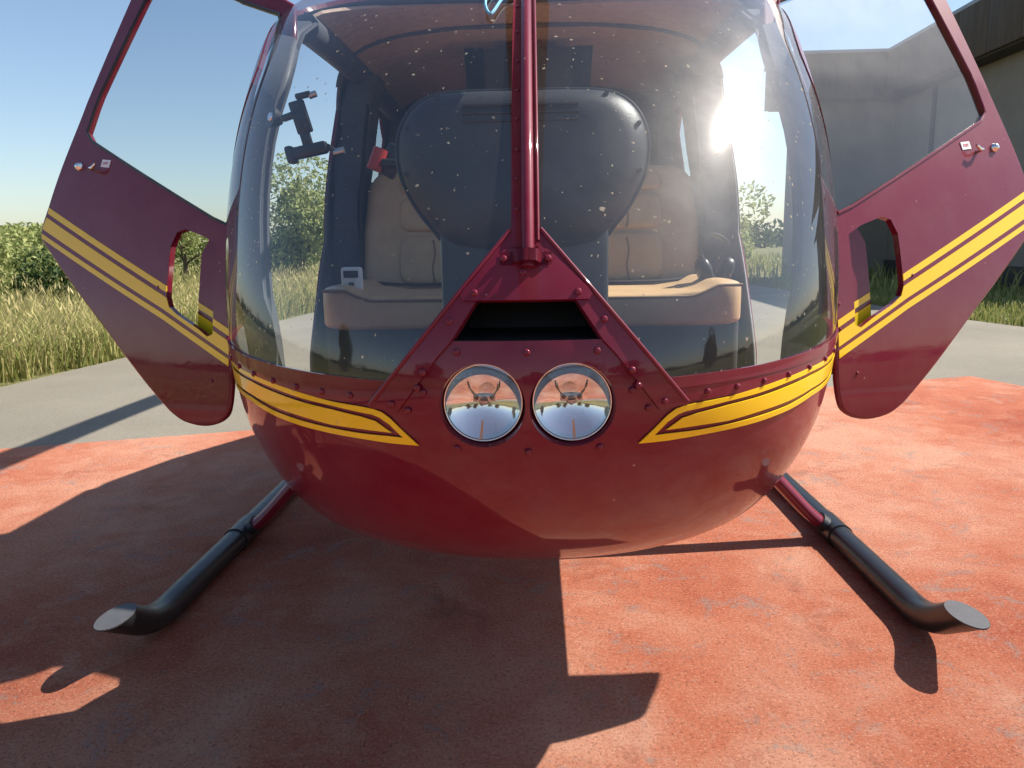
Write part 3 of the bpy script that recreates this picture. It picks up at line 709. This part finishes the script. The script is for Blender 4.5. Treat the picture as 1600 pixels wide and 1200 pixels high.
for s in (-1, 1):
    outl = ext([zt+dz], s)+stretch_uv(A_[1:], s)+stretch_uv(B_, s)+ext([z1+dz], s)+ext([zj+dz], s)+stretch_uv(D_[::-1], s)+stretch_uv(C_[::-1], s)+ext([zi+dz], s)
    patch('stripe', FUS, outl, [], .0026, .0015, .02, .012, 'yellow', None, H)
    patch('stripe', FUS, ext([zm+dz], s)+stretch_uv(E_, s)+stretch_uv(G_, s)+ext([zn+dz], s), [], .0026, .0015, .02, .012, 'yellow', None, H)

# ---- doors
DO = [(65, 372), (66, 355), (76, 325), (130, 178), (205, 0)]
q_out = pixpoly(PDL, DO)
low = pixpoly(PDL, [(285, 655), (265, 640), (160, 505)])
botm = pixpoly(PDL, [(366, 632), (350, 650), (332, 660), (310, 662)])
sillL, sillR = PDL(140, 217), PDL(345, 348)
win_l = pixpoly(PDL, [(137, 207), (158, 147), (228, 0)])
def lerp2(a, b, t): return (a[0]+(b[0]-a[0])*t, a[1]+(b[1]-a[1])*t)
sl = (sillR[1]-sillL[1])/(sillR[0]-sillL[0])
zf = lambda s_: sillL[1]+sl*(s_-sillL[0])
top_px = pixpoly(PDL, [(222, -40), (238, -64), (262, -76), (300, -68), (345, -48), (400, -20)])
top_q = top_px+[PDL(436, -3), PDL(456, 8), (-.060, 1.565), (-.018, 1.47), (.003, 1.38), (.003, 1.25)]
wtop = pixpoly(PDL, [(246, -32), (262, -43), (284, -44), (322, -24), (371, 0), (415, 15), (436, 22)])
def smooth2(pts, n=4): return [(p.x, p.y) for p in curve3([(a, b, 0) for a, b in pts], n)]
door_poly = q_out+top_q+[(.004, 1.1), (.004, .80)]+smooth2([(.004, botm[0][1]+.04), (.012, botm[0][1])]+[(max(.014, p[0]), p[1]) for p in botm[1:]]+low[:2])+low[2:]
win_poly = [(sillL[0]-.012, sillL[1]-.006)] + win_l + wtop + [(-.038, 1.565), (.003, 1.47), (.024, 1.38), (.024, 1.25), (.026, zf(.026)+.02), (.036, zf(.036)+.004), (.08, zf(.08))]
vent = pixpoly(PDR, [(1326, 366), (1345, 352), (1378, 338), (1392, 343), (1403, 365), (1412, 445), (1408, 462), (1395, 475), (1362, 498), (1345, 512), (1336, 508)])
sx = [pixpoly(PDL, p) for p in (
    [(78, 326), (200, 416), (300, 490), (369, 539), (371, 545), (300, 498), (200, 424), (75, 334)],
    [(73, 338), (200, 432), (300, 506), (372, 553), (374, 566), (300, 527), (200, 455), (66, 358)],
    [(66, 362), (200, 464), (300, 534), (374, 573), (374, 578), (300, 546), (200, 476), (66, 372)])]
# straight bands from their first and last pixel
def band(p): return [p[0], lerp2(p[0], p[3], .5), p[3], p[4], lerp2(p[4], p[7], .5), p[7]]
bands = []
pairs = [((77, 324.5), (371, 515), (75.5, 334), (371, 526)), ((73.5, 340), (371, 534), (66.5, 357.5), (372, 555.5)), ((66, 365), (372, 562), (66, 373), (373, 573.5))]
for a, b, c, d in pairs:
    A, B, C, D = PDL(*a), PDL(*b), PDL(*c), PDL(*d)
    bands.append([A, lerp2(A, B, .33), lerp2(A, B, .66), (max(B[0], .006), B[1]), (max(D[0], .006), D[1]), lerp2(D, C, .33), lerp2(D, C, .66), C])
text_meshes = {}
def exit_text():
    cu = bpy.data.curves.new('t', 'FONT'); cu.body = 'EXIT'; cu.size = .0105; cu.align_x = 'CENTER'; cu.align_y = 'CENTER'; cu.extrude = .0003
    ob = bpy.data.objects.new('t', cu); COL.objects.link(ob); bpy.context.view_layer.update()
    me = bpy.data.meshes.new_from_object(ob.evaluated_get(bpy.context.evaluated_depsgraph_get())); bpy.data.objects.remove(ob); me.materials.append(M['red_ink']); return me
EXIT = exit_text()
def inset_clip(poly, hole):
    return poly
def door(s):
    D = DOOR[s]; oref = (s*math.cos(TH), -math.sin(TH), .15)
    d = patch('front_door', D, door_poly, [win_poly, vent], 0, .015, .035, .02, 'maroon', 'lining', H, outref=oref)
    d['label'] = 'left front door swung open in shade' if s < 0 else 'right front door swung open in sunlight'
    patch('window_pane', D, win_poly, [], -.006, 0, .04, .02, 'door_glass', None, d, outref=oref)
    # bead round the window
    pts = [on(D, q, .001, outref=oref)[0] for q in densify(win_poly, .02)]; pts.append(pts[0]); tube('window_seal', pts, .0035, 'black_rubber' if s < 0 else 'maroon', d, 6)
    pts = [on(D, q, -.0078, outref=oref)[0] for q in densify(door_poly, .03)]; pts.append(pts[0]); tube('door_seal', pts, .0074, 'maroon', d, 8)
    for b in bands:
        q, F_ = tri2d(b, [vent], .03, .02)
        patch('stripe', D, b, [vent], .0012, .0022, .03, .015, 'yellow', None, d, outref=oref)
    # recessed scoop panel seen through the vent opening, on its hinge side
    vs = [p[0] for p in vent]; vz = [p[1] for p in vent]; s0, s1 = min(vs), max(vs); mid = s0+(s1-s0)*.60
    sc = [(s0-.02, min(vz)-.02), (mid-.02, min(vz)-.01), (mid, min(vz)+.03), (mid, max(vz)-.05), (mid-.03, max(vz)+.0), (s0-.02, max(vz)-.03)]
    pn = patch('scoop_panel', D, sc, [], -.040, .012, .03, .02, 'maroon', None, d, outref=oref)
    for b in bands[:2]:
        bs = [p for p in b]
        def yb(sq, p0, p1): t = (sq-p0[0])/(p1[0]-p0[0]); return p0[1]+(p1[1]-p0[1])*t
        a0, a1 = s0-.018, mid-.002
        qd = [(a0, yb(a0, b[0], b[3])), (a1, yb(a1, b[0], b[3])), (a1, yb(a1, b[7], b[4])), (a0, yb(a0, b[7], b[4]))]
        patch('stripe', D, qd, [], -.0385, .001, .03, .02, 'yellow', None, d, outref=oref)
    # edge return joining the opening to the scoop
    pts = [on(D, q, -.013, outref=oref)[0] for q in densify(vent, .015)]; pts.append(pts[0])
    # latch: knob, lever, placard
    kn = PDL(125, 261); lv = PDL(150, 266); pl = PDL(166, 256)
    p, n = on(D, kn, .0, outref=oref); xf = Matrix.Translation(p) @ n.to_track_quat('Z', 'Y').to_matrix().to_4x4()
    V_, F_ = [], []; prof = [(.0115, 0), (.0115, .004), (.0085, .006), (.0085, .010), (.004, .0125), (.0001, .013)]
    for r, h in prof:
        for i in range(20): a = 2*math.pi*i/20; V_.append(xf @ Vector((r*math.cos(a), r*math.sin(a), h)))
    for k in range(len(prof)-1):
        for i in range(20): F_.append((k*20+i, k*20+(i+1) % 20, (k+1)*20+(i+1) % 20, (k+1)*20+i))
    me = pymesh('lock_knob', V_, F_); link('lock_knob', me, 'chrome', d)
    p, n = on(D, lv, .0, outref=oref); zax = Vector((0, 0, 1)); xax = zax.cross(n).normalized(); zax = n.cross(xax)
    base = Matrix((( xax.x, zax.x, n.x, p.x), (xax.y, zax.y, n.y, p.y), (xax.z, zax.z, n.z, p.z), (0, 0, 0, 1)))
    k = s
    tube('latch_lever', [base @ Vector((0, 0, 0)), base @ Vector((0, 0, .016)), base @ Vector((-.012*k, -.002, .019)), base @ Vector((-.024*k, .008, .02))], [.005, .005, .0042, .0035], 'chrome', d, 8)
    p, n = on(D, pl, .0012, outref=oref); rot = Matrix.Rotation(R(-25)*(-s)*-1, 4, 'Z')
    base = Matrix((( xax.x, zax.x, n.x, p.x), (xax.y, zax.y, n.y, p.y), (xax.z, zax.z, n.z, p.z), (0, 0, 0, 1)))
    box('exit_placard', (-.017, -.010, -.001), (.017, .010, .0008), 'white_plastic', d, 0, base @ Matrix.Rotation(R(7)*s, 4, 'Z'))
    o = bpy.data.objects.new('exit_lettering', EXIT); COL.objects.link(o); o.parent = d; o.matrix_basis = base @ Matrix.Rotation(R(7)*s, 4, 'Z') @ Matrix.Translation((0, 0, .0011))
    # studs
    hinge_st = [(.012, vz_) for vz_ in np.linspace(min(vz)-.0, max(vz)+.03, 6)]
    for q in hinge_st+[(s1+.03, max(vz)*.45+min(vz)*.55), (.06, botm[0][1]+.05)]:
        p, n = on(D, q, .0, outref=oref); stud(DRIV, p, n, d, 'rivet')
    # lower check stop between door and sill
    a = on(D, (.015, botm[0][1]+.06), -.03, outref=oref)[0]
    tube('door_stop', [a, Vector((s*.62, 1.735, a.z+.012))], .011, 'black_rubber', d, 10)
    for z in (.985,):
        p = Vector(D(np.array([(.0, z)]))[0]); hb = Vector((s*(W_of_z(z)-.035), 1.735, z))
        tube('door_hinge', curve3([p+Vector((0, .0, 0)), p+Vector((-s*.005, .03, 0)), hb+Vector((0, .03, 0)), hb], 4), .009, 'black_plastic', d, 8)
    return d
for s in (-1, 1): door(s)

# ---- cabin structure
def side_frame(name, yfun, zs, win, wd, s, mat):
    """box-section frame following the cabin side: depth win inwards, width wd along y"""
    bm = bmesh.new(); rows = []
    for z in zs:
        y = yfun(z); P = FUS(np.array([fus_yz(y, z, s)]))[0]; x = abs(P[0])-.013
        rows.append([bm.verts.new((s*(x-a), y+b, z)) for a, b in ((0, 0), (win, .01), (win, wd-.01), (0, wd))])
    for i in range(len(rows)-1):
        for k in range(4): bm.faces.new((rows[i][k], rows[i][(k+1) % 4], rows[i+1][(k+1) % 4], rows[i+1][k]))
    bm.faces.new(rows[0]); bm.faces.new(rows[-1])
    es = [e for e in bm.edges if abs(e.verts[0].co.z-e.verts[1].co.z) > 1e-4]
    bmesh.ops.bevel(bm, geom=es, offset=.012, segments=3, affect='EDGES'); return bmobj(name, bm, mat, H)
for s in (-1, 1):
    side_frame('door_post', lambda z: 1.70 if z < 1.43 else 1.70+.40*((z-1.43)/.25)**1.6, np.linspace(.60, 1.66, 20), .062, .060, s, 'lining')
    side_frame('door_pillar', lambda z: 2.60+.18*max(0, z-1.2), np.linspace(.60, 1.66, 18), .10, .16, s, 'lining')
    side_frame('rear_pillar', lambda z: 3.46, np.linspace(.60, 1.66, 14), .09, .12, s, 'lining')
    pts = [on(FUS, fus_yz(y, 1.675+.015*math.sin((y-1.9)/1.5*math.pi), s), -.035)[0] for y in np.linspace(2.10, 3.50, 20)]
    tube('roof_rail', pts, .038, 'lining', H, 10)
    pts = [on(FUS, fus_yz(y, z, s), -.008)[0] for y, z in densify(DOOR_OPEN, .05)]; pts.append(pts[0]); tube('door_seal', pts, .005, 'lining', H, 8)
    sp = [Vector((s*(W_of_z(z)-.115), y, z)) for y, z in ((2.62, 1.55), (2.60, 1.40), (2.61, 1.20), (2.58, 1.02))]
    tube('shoulder_belt', curve3(sp, 6), .020, 'black_rubber', H, 8, flat=(.25, 1))
# headliner
def lining_side(s):
    p = [fus_yz(y, 1.66, s) for y in np.linspace(2.08, 3.54, 16)]+[(s*(US+3.54-2.35), VMAX-.001), (s*(US+2.38-2.35), VMAX-.001)]+[fus_yz(y, z, s) for y, z in ((2.33, 1.790), (2.29, 1.778), (2.22, 1.757), (2.14, 1.725))]
    patch('headliner', FUS, p, [], -.020, .008, .05, .04, 'headliner', None, H)
lining_side(-1); lining_side(1)
pts = [on(FUS, fus_yz(2.55, z, -1), -.031)[0] for z in np.linspace(1.60, 1.795, 12)]+[on(FUS, fus_yz(2.55, z, 1), -.031)[0] for z in np.linspace(1.795, 1.60, 12)]
tube('headliner_piping', pts, .007, 'lining', H, 6)
# cabin floor and bulkhead
vz = v_of_z(.545); q = np.array([(u*US, vz) for u in np.linspace(-1, 1, 60)]); P = FUS(q); P[:, 0] *= .965; P[:, 1] = P[:, 1]+.012
bm = bmesh.new(); vs = [bm.verts.new(p) for p in P]+[bm.verts.new((P[-1][0], 3.55, P[-1][2])), bm.verts.new((P[0][0], 3.55, P[0][2]))]
f = bm.faces.new(vs); bmesh.ops.solidify(bm, geom=[f], thickness=.02); bmobj('cabin_floor', bm, 'carpet', H)
bm = bmesh.new(); ringv = []
for z in np.linspace(.44, 1.775, 30): ringv.append((float(W_of_z(z))-.016, z))
vs = [bm.verts.new((x, 3.52, z)) for x, z in ringv]+[bm.verts.new((-x, 3.52, z)) for x, z in ringv[::-1]]
f = bm.faces.new(vs); bmesh.ops.solidify(bm, geom=[f], thickness=.02); bmobj('rear_bulkhead', bm, 'headliner', H)
# control tunnel between the seats
bm = bmesh.new(); box_bm(bm, (-.165, 2.72, .55), (.165, 2.96, 1.745), .025, None, 3); bmobj('control_tunnel', bm, 'console', H)
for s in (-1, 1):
    bm = bmesh.new(); vs = [bm.verts.new(p) for p in ((s*.150, 2.712, 1.30), (s*.185, 2.712, 1.30), (s*.215, 2.712, 1.74), (s*.150, 2.712, 1.74))]  # added strips whose pale colour imitates light caught along the tunnel edges
    f = bm.faces.new(vs); bmesh.ops.solidify(bm, geom=[f], thickness=.006); bmobj('tunnel_highlight', bm, 'painted_highlight', H)
# instrument pod and pedestal
def pod():
    half = [(0, 1.378), (.10, 1.378), (.165, 1.372), (.205, 1.350), (.228, 1.315), (.236, 1.275), (.230, 1.225), (.208, 1.175), (.175, 1.130), (.13, 1.09), (0, 1.075)]
    pr = curve3([(x, 0, z) for x, z in half], 4); full = [(p.x, p.z) for p in pr]+[(-p.x, p.z) for p in pr[::-1][1:-1]]
    cz = 1.24; V_, F_ = [], []; n = len(full)
    rows = [(1.428, .30), (1.430, .60), (1.436, .80), (1.450, .93), (1.472, .985), (1.50, 1.0), (1.60, 1.0), (1.70, .985), (1.705, .95)]
    for y, k in rows:
        for x, z in full: V_.append((x*k-.008, y+.18*max(0, 1.24-z)*0+.10*(z-1.24), cz+(z-cz)*k))
    for j in range(len(rows)-1):
        for i in range(n): F_.append((j*n+i, j*n+(i+1) % n, (j+1)*n+(i+1) % n, (j+1)*n+i))
    F_.append(tuple(range(n))); F_.append(tuple(range((len(rows)-1)*n, len(rows)*n))[::-1])
    me = pymesh('instrument_pod', V_, F_); bm = bmesh.new(); bm.from_mesh(me); bmesh.ops.recalc_face_normals(bm, faces=bm.faces); bm.to_mesh(me); bm.free()
    o = link('instrument_pod', me, 'console', H)
    seam = [(V_[4*n+i][0]*1.004, V_[4*n+i][1]-.001, V_[4*n+i][2]) for i in range(n)]; seam.append(seam[0]); tube('pod_seam', seam, .0028, 'black_plastic', o, 6)
    for k in range(0, n, 8):
        p = Vector(V_[3*n+k]); tube('pod_screw', [p+Vector((0, .004, 0)), p+Vector((0, -.003, 0))], .0045, 'black_plastic', o, 8)
    for k in range(3): box('pod_vent', (-.115, 1.4385, 1.342-.0135*k), (.095, 1.452, 1.3465-.0135*k), 'black_plastic', o, .002)
pod()
box('pedestal', (-.163, 1.44, .55), (.150, 1.72, 1.145), 'console', H, .012)
# cyclic bar with red grip
tube('cyclic_bar', curve3([(0, 1.90, .56), (0, 1.86, 1.05), (-.02, 1.86, 1.22), (-.20, 1.92, 1.28), (-.36, 1.96, 1.30)], 6), .012, 'black_plastic', H, 10)
tube('cyclic_grip', [(-.385, 1.965, 1.285), (-.365, 1.97, 1.335)], .019, 'red_plastic', H, 12)
box('grip_switch_box', (-.372, 1.98, 1.27), (-.325, 2.01, 1.35), 'black_plastic', H, .006, Matrix.Translation((-.35, 2, 1.3)) @ Matrix.Rotation(R(30), 4, 'Y') @ Matrix.Translation((.35, -2, -1.3)))
# pedals
for s in (-1, 1):
    for dx in (-.10, .08):
        x = s*.30+dx; box('pedal', (x-.030, 1.54, .64), (x+.030, 1.552, .73), 'steel', H, .004, Matrix.Translation((0, 1.54, .64)) @ Matrix.Rotation(R(-25), 4, 'X') @ Matrix.Translation((0, -1.54, -.64)))
        tube('pedal_arm', [(x, 1.556, .66), (x, 1.60, .555)], .008, 'steel', H, 8)
# seats
def seat(s):
    t = empty('seat', (s*.35, 2.3, .56)); t.parent = H; t.matrix_parent_inverse = HI
    bpy.context.view_layer.update()
    def add(o): parent_keep2(o, t); return o
    bm = bmesh.new(); box_bm(bm, (s*.085 if s > 0 else -.59, 2.175, .56), (.59 if s > 0 else -.085, 2.62, .885), .02, None, 3); add(bmobj('seat_base', bm, 'carpet'))
    def bol(p):
        o = p.x*s                                   # outward
        if o > .10: p.z += .030*min(1, (o-.10)/.08)**1.5 * (1 if p.z > 0 else 0)
        return p
    add(supel('seat_cushion', (s*.335, 2.37, .912), (.262, .245, .050), 'leather', None, .28, 60, 26, None, bol))
    pts = []
    for x in np.linspace(-.245, .245, 30):
        o = x*s; z = .912+.036+(.030*min(1, max(0, (o-.10)/.08))**1.5); pts.append((s*.335+x, 2.127, z-.001))
    add(tube('piping', pts, .0045, 'leather_seam', None, 6))
    tilt = Matrix.Rotation(R(-17), 4, 'X')
    def shape(p):
        k = 1-.10*max(0, p.z/.25); p.x *= k; return p
    add(supel('backrest', (s*.335, 2.66, 1.135), (.228, .060, .215), 'leather', None, .34, 56, 30, tilt, shape))
    for zc, hz in ((1.045, .085), (1.195, .062), (1.292, .032)):
        y = 2.612+(zc-1.135)*.305; pts = [(s*.318+.004*math.sin(z*60), 2.612+(z-1.135)*.305-.031, z) for z in np.linspace(zc-hz*.8, zc+hz*.8, 8)]; add(tube('seam', pts, .0028, 'leather_seam', None, 6)); add(supel('back_panel', (s*.318, y, zc), (.118, .030, hz), 'leather', None, .42, 40, 20, tilt))
    for q in (-1, 1):
        pts = [(s*.335+q*(.222-.022*max(0, (z-1.135)/.2)), 2.612+(z-1.135)*.305+.012, z) for z in np.linspace(.95, 1.31, 14)]
        add(tube('piping', pts, .005, 'leather_seam', None, 6))
    # belt across the cushion
    add(tube('lap_belt', curve3([(s*.11, 2.56, .965), (s*.25, 2.50, .972), (s*.42, 2.50, .974), (s*.56, 2.56, .985)], 5), .024, 'black_rubber', None, 8, flat=(.18, 1)))
    # rear bench back
    add(supel('rear_seat_back', (s*.34, 3.38, 1.10), (.22, .06, .24), 'leather', None, .36, 30, 18, tilt))
for s in (-1, 1): seat(s)
# yaw string on the centre post
p0 = on(FUS, fus_xz(-.018, 1.545), .008)[0]
loop = [(-.002, .03), (-.012, .008), (-.030, -.004), (-.050, -.040), (-.062, -.020), (-.060, .010), (-.040, .040), (-.010, .045)]
tube('yaw_string', curve3([on(FUS, fus_xz(-.014+dx*.9, 1.535+dz), .006)[0] for dx, dz in loop], 6), .0028, 'blue_cord', H, 6)

# ---- skids
SX = 1.10
def skid(s):
    t = empty('landing_skid', (s*SX, 3, 0)); t.parent = H; t.matrix_parent_inverse = HI
    bpy.context.view_layer.update(); r = .041
    path = [(s*SX, 5.6, r), (s*SX, 4, r), (s*SX, 2.6, r), (s*SX, 2.2, r)]
    for k in range(9):
        a = R(32)*k/8; rr = .34; path.append((s*SX, 2.12-rr*math.sin(a), r+rr*(1-math.cos(a))))
    a = R(32); e = Vector(path[-1]); d = Vector((0, -math.cos(a), math.sin(a))); path.append(tuple(e+d*.10))
    V_, F_ = tube_geo(path, r, 28, False)
    # horizontal toe cut
    n = 28; zc = e.z+.058
    for i in range(n):
        v = V_[-n+i]; k = (zc-v.z)/d.z; V_[-n+i] = v+d*k
    F_.append(tuple(range(n))[::-1]); me = pymesh('skid_tube', V_, F_); o = link('skid_tube', me, 'skid_black'); me.set_sharp_from_angle(angle=R(45)); parent_keep2(o, t)
    ringv = [V_[-n+i].copy() for i in range(n)]; cc = sum(ringv, Vector())/n
    cap = [cc+(v-cc)*.985+Vector((0, 0, -.002)) for v in ringv]; me = pymesh('toe_cap', cap, [tuple(range(n))]); bm = bmesh.new(); bm.from_mesh(me); bmesh.ops.recalc_face_normals(bm, faces=bm.faces)
    bmesh.ops.solidify(bm, geom=list(bm.faces), thickness=.004); bm.to_mesh(me); bm.free(); o = link('toe_cap', me, 'cap_grey', None, False); parent_keep2(o, t)
    for y, mat in ((2.72, 'maroon'), (4.35, 'maroon')):
        P = [(s*(SX-.005), y, r+.01), (s*(SX-.09), y, .105), (s*.78, y, .345), (s*.50, y, .575)]
        o = tube('leg', curve3(P, 6), .040, mat, None, 18, flat=(.62, 1)); parent_keep2(o, t)
        o = tube('leg_collar', [(s*(SX-.0), y-.075, r), (s*SX, y+.075, r)], r+.005, 'skid_black', None, 20); parent_keep2(o, t)
        o = tube('leg_boot', [(s*(SX-.012), y, r+.006), (s*(SX-.055), y, .082)], [.047, .044], 'black_rubber', None, 16, flat=(.66, 1)); parent_keep2(o, t)
for s in (-1, 1): skid(s)

# ---- rear body, tail boom, mast and rotor (above and behind the frame)
def rear_body():
    V_, F_ = [], []; sec = []
    prof = [(float(W_of_z(z)), z) for z in np.linspace(.4205, 1.7995, 40)]
    loop = [(x, z) for x, z in prof]+[(-x, z) for x, z in prof[::-1]]; n = len(loop)
    rows = [(3.47, .988, .988, 1.11), (3.60, .987, .99, 1.11), (3.9, .94, .97, 1.13), (4.3, .74, .80, 1.22), (4.7, .46, .52, 1.34), (5.05, .24, .26, 1.42)]
    for y, kx, kz, cz in rows:
        for x, z in loop: V_.append((x*kx, y, cz+(z-1.11)*kz))
    for j in range(len(rows)-1):
        for i in range(n): F_.append((j*n+i, j*n+(i+1) % n, (j+1)*n+(i+1) % n, (j+1)*n+i))
    F_.append(tuple(range((len(rows)-1)*n, len(rows)*n))); me = pymesh('rear_fuselage', V_, F_); bm = bmesh.new(); bm.from_mesh(me); bmesh.ops.recalc_face_normals(bm, faces=bm.faces); bm.to_mesh(me); bm.free()
    link('rear_fuselage', me, 'maroon', H)
    tube('tail_boom', [(0, 4.95, 1.42), (0, 7, 1.47), (0, 9.6, 1.53)], [.155, .13, .085], 'maroon', H, 20)
    bm = bmesh.new()
    vs = [bm.verts.new(p) for p in ((0, 9.2, 1.52), (0, 9.75, 2.45), (0, 9.98, 2.45), (0, 9.62, 1.52), (0, 9.85, .95), (0, 9.62, .95))]
    f = bm.faces.new(vs); bmesh.ops.solidify(bm, geom=[f], thickness=.04); bmobj('tail_fin', bm, 'maroon', H)
    bm = bmesh.new(); box_bm(bm, (-.02, 9.45, .80), (-.05, 9.60, 2.25), .01); bmobj('tail_rotor', bm, 'grey_trim', H)
    V_, F_ = [], []
    rows = [(1.70, .42, .17, 3.15), (1.95, .36, .13, 3.14), (2.4, .27, .085, 3.12), (2.85, .19, .06, 3.10), (3.0, .11, .05, 3.10)]; n = 24
    for z, ry, rx, cy in rows:
        for i in range(n): a = 2*math.pi*i/n; V_.append((rx*math.cos(a), cy+ry*math.sin(a), z))
    for j in range(len(rows)-1):
        for i in range(n): F_.append((j*n+i, j*n+(i+1) % n, (j+1)*n+(i+1) % n, (j+1)*n+i))
    F_.append(tuple(range((len(rows)-1)*n, len(rows)*n))); link('mast_fairing', pymesh('mast_fairing', V_, F_), 'maroon', H)
    tube('rotor_mast', [(0, 3.1, 2.95), (0, 3.1, 3.28)], .03, 'steel', H, 12)
    box('rotor_hub', (-.07, 2.85, 3.20), (.07, 3.35, 3.28), 'steel', H, .02)
    for d in (-1, 1):
        V_, F_ = [], []
        for y, z, c in ((.25, 3.24, .09), (.6, 3.24, .127), (2.5, 3.21, .127), (5.03, 3.10, .127)):
            for x, h in ((-1, 0), (-.6, .012), (0, .016), (1, 0), (0, -.008), (-.6, -.01)): V_.append((x*c, 3.1+d*y, z+h))
        for j in range(3):
            for i in range(6): F_.append((j*6+i, j*6+(i+1) % 6, (j+1)*6+(i+1) % 6, (j+1)*6+i))
        F_ += [tuple(range(6)), tuple(range(18, 24))]; link('rotor_blade', pymesh('rotor_blade', V_, F_), 'grey_trim', H, False)
rear_body()

# ================================================================== LOOSE THINGS
def camera_mount():
    b = at(437, 187, y=1.62); t = empty('camera_mount', b); bpy.context.view_layer.update()
    D = 1.58
    def P(px, py, y=D): return at(px, py, y=y)
    def add(o): parent_keep2(o, t)
    c = P(438, 188, 1.60); q, n = Vector(c), Vector((-.6, -.5, .2)).normalized()
    def bar(name, a, b, w, d_, mat, bev=.003):
        a, b = Vector(a), Vector(b); x = (b-a).normalized(); y = Vector((0, 1, 0)); y = (y-x*y.dot(x)).normalized(); z = x.cross(y); L = (b-a).length; m_ = (a+b)/2
        add(box(name, (-L/2, -d_/2, -w/2), (L/2, d_/2, w/2), mat, None, bev, Matrix(((x.x, y.x, z.x, m_.x), (x.y, y.y, z.y, m_.y), (x.z, y.z, z.z, m_.z), (0, 0, 0, 1)))))
    add(tube('suction_cup', [q+n*.020, q+n*.008, q-n*.004], [.022, .018, .008], 'black_rubber', None, 18))
    add(tube('cup_ring', [q+n*.0235, q+n*.0205], [.008, .010], 'chrome', None, 16))
    bar('mount_arm', P(441, 186), P(468, 176), .012, .016, 'black_plastic')
    bar('mount_plate', P(462, 158), P(478, 208), .030, .016, 'black_plastic')
    bar('mount_hook', P(462, 152), P(486, 146), .011, .014, 'black_plastic')
    add(tube('lock_screw', [P(483, 150), P(494, 146)], .0065, 'steel', None, 10))
    bar('plate_neck', P(475, 205), P(482, 228), .020, .013, 'black_plastic')
    bar('camera_body', P(450, 243), P(512, 229), .024, .024, 'black_plastic', .006)
    bar('camera_front', P(449, 244), P(461, 241), .034, .030, 'black_plastic', .005)
    bar('bracket', P(510, 227), P(525, 239), .011, .012, 'black_plastic')
    add(tube('bracket_knob', [P(522, 239), P(538, 235)], .0075, 'steel', None, 10))
    tag(t, 'black suction camera mount fixed inside the windshield by the shaded door', 'camera mount')
camera_mount()
def device():
    c = at(552, 465, y=2.22); t = empty('handheld_device', (c.x, 2.22, .965)); bpy.context.view_layer.update()
    o = box('casing', (c.x-.030, 2.205, .955), (c.x+.030, 2.235, 1.040), 'white_plastic', None, .008); parent_keep2(o, t)
    o = box('screen', (c.x-.021, 2.2025, 1.010), (c.x+.021, 2.207, 1.030), 'black_plastic', None, .001); parent_keep2(o, t)
    o = box('button', (c.x-.008, 2.2025, .985), (c.x+.008, 2.207, .997), 'black_plastic', None, .002); parent_keep2(o, t)
    tag(t, 'small white handheld device with dark screen standing on the tan seat cushion', 'device')
device()
def headset():
    c = at(1118, 430, y=2.30); t = empty('headset', (c.x, 2.30, .975)); bpy.context.view_layer.update()
    for dx, dy in ((-.032, 0), (.032, .03)):
        o = supel('ear_cup', (c.x+dx, 2.30+dy, 1.005), (.022, .038, .045), 'black_plastic', None, .7, 24, 16, Matrix.Rotation(R(20*dx/abs(dx)), 4, 'Y')); parent_keep2(o, t)
    pts = [(c.x-.036, 2.30, 1.04), (c.x-.045, 2.31, 1.08), (c.x-.01, 2.315, 1.115), (c.x+.035, 2.325, 1.09), (c.x+.038, 2.33, 1.045)]
    o = tube('headband', curve3(pts, 6), .009, 'black_rubber', None, 8, flat=(.5, 1.3)); parent_keep2(o, t)
    tag(t, 'black headset with two ear cups lying on the tan seat cushion', 'headset')
headset()
